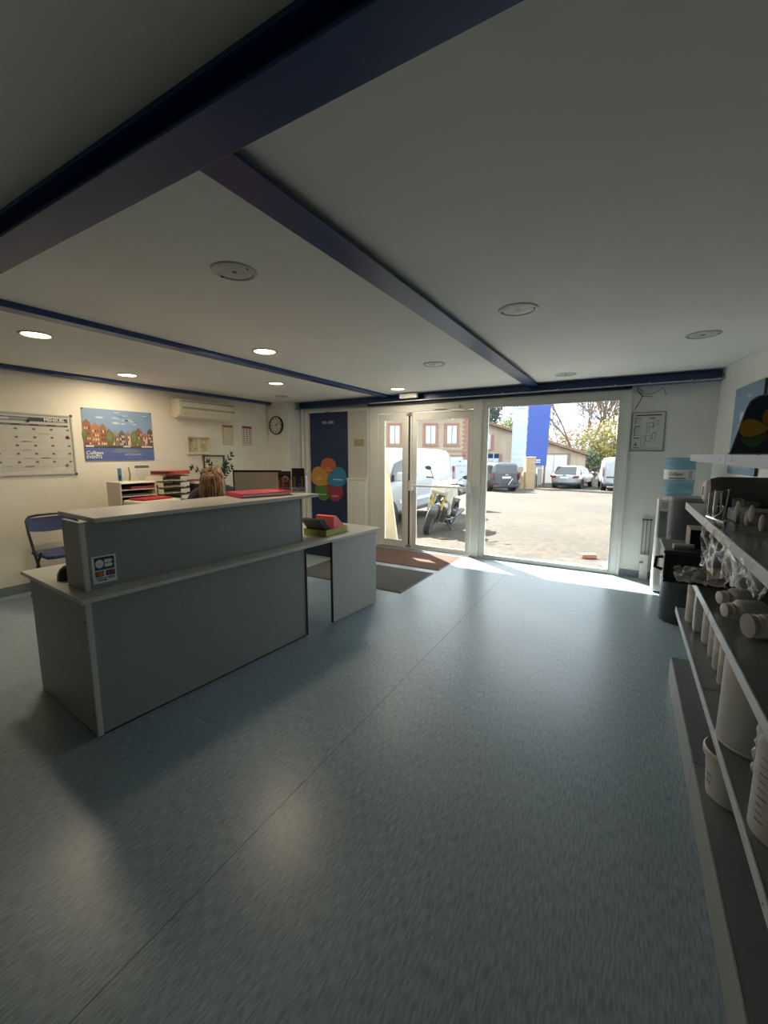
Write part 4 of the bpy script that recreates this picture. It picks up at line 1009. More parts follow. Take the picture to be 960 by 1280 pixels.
for sx in (-.13, .13):
    g = G(); g.cyl((sx, -.11, 0), (sx, -.11, .03), .018, n=10); g.cyl((sx, .12, 0), (sx, .12, .03), .018, n=10); obj('foot', g, M_dark, t)
M_blue = bpy.data.materials.new('blue_bottle'); M_blue.use_nodes = True
p = M_blue.node_tree.nodes['Principled BSDF']; p.inputs['Base Color'].default_value = (*lin('#a4d0e6'), 1); p.inputs['Roughness'].default_value = .12; p.inputs['Transmission Weight'].default_value = .55; p.inputs['IOR'].default_value = 1.2
t = thing('water_bottle', 'large blue water bottle upside down on the dispenser', 'water bottle', (.495, 5.62, 1.076))
pr = [(.03, 0), (.06, .006), (.11, .02), (.138, .05), (.142, .06)]
for k in range(4): z = .068+.028*k; pr += [(.142, z), (.136, z+.007), (.136, z+.014), (.142, z+.021)]
pr += [(.142, .19), (.139, .2), (.139, .31), (.142, .32)]
for k in range(3): z = .325+.028*k; pr += [(.142, z), (.136, z+.007), (.136, z+.014), (.142, z+.021)]
pr += [(.142, .412), (.136, .43), (.12, .438), (.001, .432)]
g = G(); g.lathe(pr, 40); obj('shell', g, M_blue, t, smooth=50)
g = G()
def arc(g, r, a0, a1, z0, z1, n=16):
    for i in range(n):
        x, y = a0+(a1-a0)*i/n, a0+(a1-a0)*(i+1)/n
        g.poly([(r*math.cos(x), r*math.sin(x), z0), (r*math.cos(y), r*math.sin(y), z0), (r*math.cos(y), r*math.sin(y), z1), (r*math.cos(x), r*math.sin(x), z1)])
arc(g, .1435, math.radians(185), math.radians(335), .20, .31, 24); lb = obj('label_sheet', g, M_paper, t, smooth=True)
g = G(); arc(g, .1442, math.radians(225), math.radians(290), .207, .222, 12); obj('label_band', g, mat('label_teal', '#5d7c86', .6), lb, smooth=True)
g = G()
for k in range(5): arc(g, .1442, math.radians(300), math.radians(318), .21+.018*k, .22+.018*k, 3)
obj('label_marks', g, mat('label_mark_grey', '#9a989c', .6), lb, smooth=True)
def text_curved(s_, r, a_mid, z, size, m, parent):
    cu = bpy.data.curves.new('lettering', 'FONT'); cu.body = s_; cu.size = size; cu.align_x = 'CENTER'; cu.align_y = 'CENTER'; cu.resolution_u = 3; cu.shear = .2; cu.offset = .0006
    o = bpy.data.objects.new('tmp', cu); COL.objects.link(o)
    dg = bpy.context.evaluated_depsgraph_get(); me = bpy.data.meshes.new_from_object(o.evaluated_get(dg)); bpy.data.objects.remove(o)
    for v in me.vertices:
        a = a_mid + v.co.x/r; v.co = Vector((r*math.cos(a), r*math.sin(a), z+v.co.y))
    me.materials.clear(); me.materials.append(m)
    o = bpy.data.objects.new('lettering', me); COL.objects.link(o); o.parent = parent
text_curved('Culligan', .1446, math.radians(252), .262, .042, mat('ink_navy', '#35365e', .6), lb)

# tall grey tank in front of the dispenser
t = thing('pressure_tank', 'tall dark grey cylindrical tank on the floor beside the shelving', 'tank', (.515, 4.66, 0))
M_tank = mat('tank_grey', '#454b52', .45, var=.04, scale=6)
g = G(); g.lathe([(.001, 0), (.165, 0), (.17, .01), (.17, .58), (.165, .585)], 48); obj('lower_shell', g, M_tank, t, smooth=True)
g = G(); g.lathe([(.160, .585), (.160, 1.13), (.156, 1.14)], 48); obj('upper_shell', g, M_tank, t, smooth=True)
g = G(); g.lathe([(.162, 1.135), (.164, 1.15), (.160, 1.165), (.001, 1.168)], 48); obj('lid', g, mat('tank_lid', '#7b7d80', .35), t, smooth=True)
g = G()
for k, (z, L) in enumerate(((.80, .3), (.78, .25), (.74, .28), (.70, .22), (.64, .3))):
    arc(g, .1612, math.radians(200), math.radians(200)+L, z, z+.006, 4)
obj('printed_marks', g, mat('mark_pale', '#8d8f92', .6), t)

# ================================================================== RECEPTIONIST
def skin(name, nodes, edges, radii, m, parent, sub=2, root=0):
    me = bpy.data.meshes.new(name); me.from_pydata([tuple(n) for n in nodes], edges, [])
    o = bpy.data.objects.new(name, me); COL.objects.link(o); o.parent = parent
    sk = o.modifiers.new('skin', 'SKIN'); sk.use_smooth_shade = True
    for i, r in enumerate(radii):
        d = me.skin_vertices[0].data[i]; d.radius = r if isinstance(r, tuple) else (r, r); d.use_root = (i == root)
    sb = o.modifiers.new('subdivision', 'SUBSURF'); sb.levels = sub; sb.render_levels = sub
    me.materials.append(m); return o
M_skin = mat('skin', '#c49a82', .5); M_cloth = mat('dark_jumper', '#1c2128', .8, var=.1, scale=30); M_trs = mat('dark_trousers', '#1b1e26', .8); M_shoe = mat('dark_shoe', '#141416', .5)
# local frame: +x to the person's left, -y the way she faces
pt = thing('person', 'person with long brown hair in a dark top, head bowed over the desk', 'person', (-3.40, 2.62, 0), math.radians(43))
# torso leans forward over the desk
N_ = [(0, .42, .58), (0, .40, .72), (0, .34, .90), (0, .26, 1.06), (0, .19, 1.15), (0, .12, 1.20),          # 0-5 pelvis..neck base
      (.10, .23, 1.17), (.19, .20, 1.155), (.22, .12, .98), (.18, -.02, .87), (.10, -.09, .845),             # 6-10 left arm to wrist
      (-.10, .22, 1.18), (-.20, .18, 1.165), (-.24, .10, .98), (-.21, -.06, .87), (-.11, -.10, .845)]
E_ = [(0, 1), (1, 2), (2, 3), (3, 4), (4, 5), (4, 6), (6, 7), (7, 8), (8, 9), (9, 10), (4, 11), (11, 12), (12, 13), (13, 14), (14, 15)]
R_ = [(.17, .13), (.15, .115), (.15, .115), (.155, .115), (.11, .085), .055, .085, .066, .05, .042, .034, .085, .066, .05, .042, .034]
skin('body', N_, E_, R_, M_cloth, pt)
LN = [(0, .42, .56), (.10, .40, .54), (.12, .02, .56), (.12, .06, .10), (-.10, .40, .54), (-.12, .02, .56), (-.12, .06, .10)]
skin('trousers', LN, [(0, 1), (1, 2), (2, 3), (0, 4), (4, 5), (5, 6)], [.13, .10, .068, .05, .10, .068, .05], M_trs, pt)
for s_ in (-1, 1):
    g = G(); g.sphere((s_*.12, -.0, .04), .05, .85, 2.0, .8); obj('shoe', g, M_shoe, pt, smooth=True)
# hands with fingers resting on the desk
for s_ in (-1, 1):
    wx, wy, wz = s_*.105, -.09 if s_ > 0 else -.10, .842
    HN = [(wx, wy, wz), (wx-s_*.015, wy-.05, wz-.008), (wx-s_*.03, wy-.085, wz-.012)]; HE = [(0, 1), (1, 2)]; HR = [(.026, .019), (.034, .016), (.036, .013)]
    h = skin('hand', HN, HE, HR, M_skin, pt, 2)
    for k, (ox, L) in enumerate(((-.028, .062), (-.009, .074), (.010, .070), (.028, .054))):
        b0 = Vector((wx-s_*.03+ox, wy-.088, wz-.010)); d = Vector((-s_*.25+ox*3, -1, 0)).normalized()
        skin('finger', [b0, b0+d*L*.45+Vector((0, 0, .006)), b0+d*L*.78, b0+d*L+Vector((0, 0, -.012))], [(0, 1), (1, 2), (2, 3)], [.0095, .009, .008, .007], M_skin, h, 1)
    b0 = Vector((wx-s_*.035, wy-.03, wz-.006)); d = Vector((-s_*.8, -.6, 0)).normalized()
    skin('thumb', [b0, b0+d*.03, b0+d*.058+Vector((0, 0, -.008))], [(0, 1), (1, 2)], [.012, .0105, .0085], M_skin, h, 1)
# head, bowed: local frame of the head tilted forward
HC = Vector((0, .02, 1.275)); HR_ = Matrix.Translation(HC) @ Euler((math.radians(48), 0, math.radians(-6))).to_matrix().to_4x4()
def hp(p): return HR_ @ Vector(p)
g = G(HR_); g.lathe([(max(.001, r), z) for r, z in ((0, -.115), (.03, -.112), (.045, -.10), (.06, -.07), (.07, -.03), (.075, .02), (.076, .05), (.068, .085), (.045, .11), (.0, .122))], 24)
for v in g.b.verts:
    q = HR_.inverted() @ v.co; q.y *= 1.22
    if q.y < 0 and q.z < 0: q.y *= 1.0-.12*abs(q.z)/.1
    v.co = HR_ @ q
hd = obj('head', g, M_skin, pt, smooth=80)
g = G(HR_); g.prism([(-.092, .005), (-.118, -.028), (-.113, -.036), (-.09, -.038)], -.014, .014, 'YZ'); obj('nose', g, M_skin, hd, bevel=.006)
for s_ in (-1, 1):
    g = G(HR_); g.sphere((s_*.031, -.083, .012), .012, 1.2, .6, .7); obj('eye', g, mat('eye_white', '#e6e0d8', .3), hd, smooth=True)
    g = G(HR_); g.sphere((s_*.031, -.0895, .012), .005, 1, .5, 1); obj('iris', g, mat('iris', '#3c2c20', .3), hd, smooth=True)
    g = G(HR_); g.sphere((s_*.078, .008, -.005), .024, .35, .8, 1.25); obj('ear', g, M_skin, hd, smooth=True)
g = G(HR_); g.sphere((0, -.082, -.063), .02, 1.2, .5, .35); obj('mouth', g, mat('lips', '#a8685c', .45), hd, smooth=True)
skin('neck', [(0, .14, 1.18), (0, .08, 1.23), hp((0, .02, -.06))], [(0, 1), (1, 2)], [.055, .05, .05], M_skin, pt, 1)
# hair: cap on the skull and long locks falling with gravity, in front and at the sides
def hair_mat():
    m = bpy.data.materials.new('brown_hair'); m.use_nodes = True; n = m.node_tree.nodes; l = m.node_tree.links; p = n['Principled BSDF']
    a = n.new('ShaderNodeObjectInfo'); t_ = n.new('ShaderNodeTexCoord'); mp = n.new('ShaderNodeMapping'); mp.inputs['Scale'].default_value = (60, 60, 4)
    k = n.new('ShaderNodeTexNoise'); k.inputs['Scale'].default_value = 1; r = n.new('ShaderNodeValToRGB')
    l.new(t_.outputs['Object'], mp.inputs['Vector']); l.new(mp.outputs['Vector'], k.inputs['Vector']); l.new(k.outputs['Fac'], r.inputs['Fac']); l.new(r.outputs['Color'], p.inputs['Base Color'])
    r.color_ramp.elements[0].position = .35; r.color_ramp.elements[1].position = .68
    r.color_ramp.elements[0].color = (*lin('#4a3524'), 1); r.color_ramp.elements[1].color = (*lin('#9c7a55'), 1)
    p.inputs['Roughness'].default_value = .45; return m
M_hair = hair_mat()
g = G(); rr = random.Random(2)
g.M = HR_; g.sphere((0, .018, .035), .093, 1.0, 1.15, 1.02, 28, 16)
hc = obj('hair', g, M_hair, pt, smooth=80)
g = G()
top = hp((0, .03, .125))
for k in range(150):
    a = rr.uniform(0, 2*PI); el = rr.uniform(.15, 1.1)
    loc = Vector((.096*math.cos(a)*math.sin(el+.5), .018+.112*math.sin(a)*math.sin(el+.5), .035+.096*math.cos(el+.5)))
    if loc.y < -.06 and rr.random() < .25: continue
    p0 = hp(loc*1.0); out = (p0-HC); out.z = 0; out.normalize()
    L = rr.uniform(.13, .23); st = hp(Vector((loc.x*.35, loc.y*.35+.02, .128)))
    pts = [st, st.lerp(p0, .5)+(st.lerp(p0, .5)-HC).normalized()*.022, p0+out*.006]
    q = p0.copy()
    for i in range(1, 5):
        q = q+Vector((out.x*.010*(1.6-i*.45), out.y*.010*(1.6-i*.45)-.004, -L/4)); pts.append(q.copy())
    g.tube(pts, [.006, .010, .011, .011, .010, .008, .003], 5)
obj('hair_locks', g, M_hair, pt, smooth=80)
# office chair under her
t = thing('office_chair', 'dark office chair the person sits on behind the counter', 'chair', (-3.66, 2.86, 0), math.radians(43))
g = G(); g.box(-.24, .24, -.23, .23, .43, .50); obj('seat', g, M_cloth, t, bevel=.03, seg=3)
g = G(); g.box(-.21, .21, .24, .29, .58, .95); obj('backrest', g, M_cloth, t, bevel=.03, seg=3)
g = G(); g.cyl((0, 0, .08), (0, 0, .43), .03); g.bar((0, .1, .45), (0, .27, .65), .06, .02); obj('column', g, M_black, t)
g = G()
for k in range(5):
    a = k*2*PI/5; g.bar((0, 0, .09), (.29*math.cos(a), .29*math.sin(a), .06), .045, .03); g.cyl((.29*math.cos(a)-.02, .29*math.sin(a), .028), (.29*math.cos(a)+.02, .29*math.sin(a), .028), .028)
obj('base', g, M_black, t)

# ================================================================== OUTSIDE
def gz(x, y):
    """height of the yard, which falls gently away from the shop"""
    d = .502*(-x) + .865*y
    return -.04 - .03*max(0, min(d, 27.5)-6.1)*1.02
def ground_mat():
    m = bpy.data.materials.new('gravel_asphalt'); m.use_nodes = True; n = m.node_tree.nodes; l = m.node_tree.links; p = n['Principled BSDF']
    t_ = n.new('ShaderNodeTexCoord')
    k = n.new('ShaderNodeTexNoise'); k.inputs['Scale'].default_value = 9; k.inputs['Detail'].default_value = 6; k.inputs['Roughness'].default_value = .85
    b = n.new('ShaderNodeTexNoise'); b.inputs['Scale'].default_value = .35; b.inputs['Detail'].default_value = 4
    l.new(t_.outputs['Object'], k.inputs['Vector']); l.new(t_.outputs['Object'], b.inputs['Vector'])
    r = n.new('ShaderNodeValToRGB'); l.new(k.outputs['Fac'], r.inputs['Fac']); r.color_ramp.elements[0].position = .36; r.color_ramp.elements[1].position = .64
    r.color_ramp.elements[0].color = (*lin('#1d1913'), 1); r.color_ramp.elements[1].color = (*lin('#5d5241'), 1)
    r2 = n.new('ShaderNodeValToRGB'); l.new(b.outputs['Fac'], r2.inputs['Fac']); r2.color_ramp.elements[0].position = .35; r2.color_ramp.elements[1].position = .65
    r2.color_ramp.elements[0].color = (.66, .68, .72, 1); r2.color_ramp.elements[1].color = (1.0, .98, .94, 1)
    mx = n.new('ShaderNodeMix'); mx.data_type = 'RGBA'; mx.blend_type = 'MULTIPLY'; mx.inputs[0].default_value = 1
    l.new(r.outputs['Color'], mx.inputs[6]); l.new(r2.outputs['Color'], mx.inputs[7]); l.new(mx.outputs[2], p.inputs['Base Color'])
    p.inputs['Roughness'].default_value = .95
    bp = n.new('ShaderNodeBump'); bp.inputs['Strength'].default_value = .5; bp.inputs['Distance'].default_value = .02; l.new(k.outputs['Fac'], bp.inputs['Height']); l.new(bp.outputs['Normal'], p.inputs['Normal'])
    return m
g = G(); xs = [-90+6*i for i in range(26)]; ys = [6.13+.0*0, 8, 11, 15, 20, 25, 30, 34, 40, 60, 110]
grid = [[g.v((x, y, gz(x, y))) for y in ys] for x in xs]
for i in range(len(xs)-1):
    for j in range(len(ys)-1): g.f([grid[i][j], grid[i+1][j], grid[i+1][j+1], grid[i][j+1]])
struct(obj('ground', g, ground_mat(), smooth=True))
g = G(); g.box(-3.7, .05, 6.28, 6.42, -.2, -.02); struct(obj('trim_11', g, mat('concrete', '#b9b0a0', .85, var=.1, scale=20)))     # doorstep
# far-field frame: +x to the right as seen from the shop, +y away, turned 30 degrees
TH = YAW
FR, FN = Vector((math.cos(TH), math.sin(TH), 0)), Vector((-math.sin(TH), math.cos(TH), 0))
def far(u, d, z=0): return FR*u + FN*d + Vector((0, 0, z))
def pu(px, d): return (px-480)/522.84*d*1.0       # rough sideways offset of a picture column at distance d (level horizon)
GF = gz(*(FN*27.5)[:2])

# ---- house with brick window surrounds
M_house = mat('pink_render', '#a4937f', .85, var=.08, scale=2); M_brick = mat('brick_red', '#946e5c', .85, var=.15, scale=8)
M_shut = mat('white_shutter', '#b9bbbb', .6); M_tile = mat('roof_tile', '#947058', .85, var=.2, scale=6)
D = 30
t = thing('house', 'beige rendered house with brick framed white shuttered windows behind the van', 'house', far(0, D, GF), TH)
g = G(); g.box(-14, 5.95, 0, 6, 0, 4.95); obj('wall', g, M_house, t)
def brick_run(x0, x1, z0, z1, vertical, bw=.22, bh=.075, parent=t, y=-.03):
    """single bricks laid in a vertical quoin or a flat band"""
    g0 = G(); g0.box(-bw/2, bw/2, -.03, .03, -bh/2, bh/2); me = None
    return
def framed(u0, z0, w, h, name='window'):
    wdw = bpy.data.objects.new(name, None); COL.objects.link(wdw); wdw.parent = t; wdw.location = (u0, 0, z0)
    g = G(); g.box(0, w, -.02, .02, 0, h); obj('pane', g, M_glassdark, wdw)
    g = G(); g.box(-.17, 0, -.06, 0, -.12, h+.17); g.box(w, w+.17, -.06, 0, -.12, h+.17); g.box(0, w, -.06, 0, h, h+.17); g.box(-.22, w+.22, -.09, 0, -.16, -.04); obj('brick_surround', g, M_brick, wdw)
    for k in range(2):
        g = G(); x0 = .02+k*(w/2); g.box(x0, x0+w/2-.04, -.05, -.02, .02, h-.02)
        for z in (.2, h-.25): g.box(x0, x0+w/2-.04, -.065, -.05, z, z+.07)
        obj('shutter', g, M_shut, wdw)
for u in (.25-.0, 2.78, 4.28): framed(u+.17-.02, 2.22-GF+ .05, .72, 1.28)
for u in (-3.0, -6.0, -9.0): framed(u, 2.25-GF, .72, 1.28)
g = G(); g.box(-14, 5.98, -.05, 0, 1.72-GF, 1.86-GF); obj('string_course', g, mat('string_stone', '#8e7868', .85), t)
g = G()
for k in range(32):
    z = .05+k*.155; ww = .30 if k % 2 else .42; g.box(5.98-ww, 6.0, -.04-.004*(k % 3), 0, z, z+.14)
stuff(obj('brick_quoin', g, M_brick, t))
g = G(); g.box(-14.2, 6.3, -.35, 6.2, 4.95, 5.1); obj('eave', g, M_brick, t)
g = G(); g.prism([(-.45, 5.1), (3, 6.3), (6.45, 5.1)], -14.3, 6.4, 'YZ'); obj('roof', g, M_tile, t)
g = G(); g.box(3.9, 5.6, -.04, 0, 0, 2.05); g.box(3.75, 3.9, -.06, 0, 0, 2.2); g.box(5.6, 5.75, -.06, 0, 0, 2.2); g.box(3.75, 5.75, -.06, 0, 2.05, 2.2); obj('garage_surround', g, M_brick, t)
g = G(); g.box(3.9, 5.6, -.06, -.04, 0, 2.05); 
for k in range(5): g.box(3.9, 5.6, -.07, -.06, .2+.4*k, .23+.4*k)
obj('garage_door', g, M_shut, t)

# ---- long barn with falling roof line
D2 = 33
t = thing('barn', 'beige rendered barn with a sloping roof edge and wide pale doors behind the cars', 'barn', far(0, D2, GF), TH)
M_barn = mat('barn_render', '#a3937c', .9, var=.16, scale=1.2, stretch=(2, 2, .35))
def ux(px): return pu(px, D2)
zr = lambda px: 1.55-GF + (568-(532.8+.3045*(px-610.8)))*D2/522.84
g = G(); g.prism([(ux(586), 0), (ux(730), 0), (ux(730), zr(730)), (ux(586), zr(586))], 0, 8, 'XZ'); obj('wall', g, M_barn, t)
g = G(); a, b_ = 580, 733; g.prism([(ux(a), zr(a)), (ux(b_), zr(b_)), (ux(b_), zr(b_)+.2), (ux(a), zr(a)+.2)], -.35, 8.2, 'XZ'); obj('roof_edge', g, mat('roof_brown', '#7b6450', .85, var=.15, scale=6), t)
h = lambda y: 1.55-GF + (568-y)*D2/522.84
g = G(); g.box(ux(600), ux(611.5), -.05, 0, h(562), h(544)); obj('shutter', g, M_shut, t)
g = G(); g.box(ux(611.5), ux(615.5), -.08, 0, h(562), h(544)); g.box(ux(600), ux(615.5), -.08, 0, h(563), h(562)); obj('brick_jamb', g, M_brick, t)
g = G(); g.box(ux(606), ux(622), -.06, 0, 0, h(573)); obj('garage_door', g, M_shut, t)
g = G(); g.box(ux(606), ux(622), -.05, 0, h(573), h(567.5)); obj('fanlight', g, M_glassdark, t)
g = G(); g.box(ux(615), ux(616), -.08, -.04, h(573), h(567.5)); obj('mullion', g, M_shut, t)
g = G(); g.box(ux(622), ux(626), -.09, 0, 0, h(567.5)); obj('brick_jamb', g, M_brick, t)
g = G(); g.box(ux(676), ux(707), -.06, 0, 0, h(568.5)); obj('barn_door', g, mat('pale_door', '#c6c2b8', .7, var=.04), t)
g = G(); g.box(ux(690), ux(690.5), -.075, -.05, 0, h(568.5)); obj('door_gap', g, mat('gap_grey', '#8d8a82', .7), t)
g = G(); g.box(ux(707), ux(710.5), -.1, 0, 0, h(568)); g.box(ux(676), ux(710.5), -.1, 0, h(568.5), h(567)); obj('door_post', g, mat('door_post_brown', '#7d6a5a', .8), t)

# ---- sign totem: two panels on posts
D3 = 28.0
def su(px): return pu(px, D3)
def sh(y): return 1.55 + (568-y)*D3/522.84
gs = gz(*far(su(668), D3)[:2])
t = thing('sign_totem', 'tall blue and white sign board on posts at the edge of the yard', 'sign', far(su(656), D3, 0), TH)
wB = su(683)-su(656)
g = G(); g.prism([(-.04, sh(582)), (wB-.08, sh(582)), (wB+.06, sh(508)), (.05, sh(508))], 0, .08, 'XZ'); obj('blue_panel', g, mat('sign_blue', '#2a4690', .4), t)
M_signw = mat('sign_white', '#b4bfce', .45)
g = G(); A = [(-.02, .0), (-.62, 1.1), (-.66, 1.06), (-.06, -.04)]
g.prism(A, sh(584), sh(510), 'XY'); obj('white_panel', g, M_signw, t)
uW = Vector((.6, -1.1, 0)).normalized(); it = []
Lw = 1.25; z0, z1 = sh(584), sh(510)
rows = [('#b7c7da', .90, .05), ('#c3d4e6', .80, .035), ('#bccfe4', .72, .03), ('#b3c8de', .62, .03), ('#bccfe4', .52, .03), ('#c0d2e4', .42, .03), ('#b5c9de', .33, .03), ('#c0d0e2', .25, .03), ('#c6d4e4', .15, .03), ('#b9cadd', .07, .02)]
for c, f_, hh in rows: it.append((R4(.12*Lw, .88*Lw, z0+(z1-z0)*f_, z0+(z1-z0)*(f_+hh)), c, 0))
it.append((R4(.3*Lw, .8*Lw, z0+(z1-z0)*.955, z0+(z1-z0)*.985), '#8ea2c0', 0))
prints('panel_print', it, (-.66, 1.06, 0), uW, (0, 0, 1), t, base=.004, step=.002)
it = []
for r_ in range(2):
    for k, (a, b_) in enumerate(((.56, .70), (.74, .86), (.90, 1.0))): it.append((R4(a*.95, b_*.95, sh(575.8)-.14*r_, sh(575.8)-.14*r_+.07), '#d7def2', 0))
prints('sign_letters', it, (0, 0, 0), (1, 0, 0), (0, 0, 1), t, base=.004)
g = G()
for k in range(4): g.box(-.005, .03, -.01, 0, sh(560)+.5*k, sh(560)+.05+.5*k)
obj('fixing', g, M_white, t)
for x, y in ((.12, .05), (wB-.15, .05), (-.55, 1.0)):
    g = G(); g.box(x-.05, x+.05, y, y+.1, gs, sh(581)); obj('post', g, mat('post_brown', '#5c4a40', .7), t)
for i, (px0, px1, ytop, c, lab) in enumerate(((668.5, 673.5, 592, '#6b6a66', 'dark grey utility cabinet under the blue sign, left of two'), (674.5, 680.5, 585.5, '#8f928f', 'lighter grey utility cabinet under the blue sign, right of two'))):
    t2 = thing('utility_cabinet', lab, 'cabinet', far(su(px0), D3+.5, 0), TH)
    g = G(); g.box(0, su(px1)-su(px0), 0, .3, gs+.15, sh(ytop)); obj('cabinet_body', g, mat('cab'+c, c, .6), t2, bevel=.02)
    for x in (.03, su(px1)-su(px0)-.08):
        g = G(); g.box(x, x+.05, .1, .2, gs-.05, gs+.15); obj('leg', g, M_grey, t2)
# stone gate pier
t = thing('gate_pier', 'square stone gate pier standing in front of the blue sign', 'pier', far(pu(656.8, D3-1.2), D3-1.2, 0), TH)
g = G(); wP = su(667.6)-su(656.8); g.box(0, wP, 0, .5, gs-.1, sh(572.2)); obj('shaft', g, mat('pier_stone', '#a08b6c', .9, var=.15, scale=5), t)
g = G(); g.box(-.03, wP+.03, -.03, .53, sh(572.2), sh(571)); obj('cap', g, mat('pier_cap', '#c9b494', .9), t)
g = G(); g.prism([(-.30, gs-.1), (0, gs-.1), (0, sh(588)), (-.10, sh(589))], .15, .35, 'XZ'); obj('side_wall', g, MATS['pier_stone'], t)

# ---- vehicles: body lofted from stations along the length
def loft_vehicle(t, st, paint, name='body'):
    """st: list of (y, half width low, half width belt, half width roof, z low, z belt, z roof)"""
    g = G(); rings = []
    for (y, a, b_, c, zl, zb, zt) in st:
        P = [(a*.9, zl), (a, zl+.12), (b_, zb-.22), (b_, zb), (c+.05*(b_-c), zt-.10), (c*.86, zt)]
        P = P + [(-x, z) for x, z in P[::-1]]
        rings.append([g.v((x, y, z)) for x, z in P])
    for r1, r2 in zip(rings, rings[1:]):
        for k in range(12): g.f([r1[k], r1[(k+1) % 12], r2[(k+1) % 12], r2[k]])
    g.f(rings[0][::-1]); g.f(rings[-1])
    return obj(name, g, paint, t, smooth=35, sub=1)
def side_pt(st, y, f_, out=.012):
    """point on the glasshouse side: f_=0 belt, 1 roof"""
    for s0, s1 in zip(st, st[1:]):
        if s0[0] <= y <= s1[0]:
            q = (y-s0[0])/(s1[0]-s0[0]); L = [s0[i]+(s1[i]-s0[i])*q for i in range(7)]
            return (L[2]+(L[3]+.05*(L[2]-L[3])-L[2])*f_ + out, y, L[5]+(L[6]-.10-L[5])*f_)
    return None
def wheel(t, x, y, r, w, side, hub='#9fa3a6'):
    g = G(); g.lathe([(r*.62, -w/2), (r*.92, -w/2), (r, -w*.38), (r, w*.38), (r*.92, w/2), (r*.62, w/2)], 28, axis='X')
    o = obj('wheel', g, M_rubber, t, smooth=True, loc=(x, y, r))
    g = G(); xs_ = side*w*.42
    g.lathe([(.001, xs_), (r*.18, xs_), (r*.62, xs_-side*.03)], 20, axis='X')
    for k in range(5):
        a = 2*PI*k/5; g.bar((xs_+side*.004, 0, 0), (xs_-side*.012, math.cos(a)*r*.6, math.sin(a)*r*.6), .07, .012, up=(1, 0, 0))
    obj('rim', g, mat('rim'+hub, hub, .35, .6), o)
def glass_poly(t, pts, name='window', m=None):
    g = G(); g.poly(pts); o = obj(name, g, m or M_glassdark, t)
    md = o.modifiers.new('solidify', 'SOLIDIFY'); md.thickness = .01; md.offset = 1
    return o
M_silver = mat('silver_paint', '#a9abae', .25, .5, coat=.5); M_anthr = mat('anthracite_paint', '#4b5157', .25, .4, coat=.5); M_vanw = mat('van_white', '#9ca0a4', .3, coat=.4)
M_red = mat('tail_red', '#6e1518', .25)

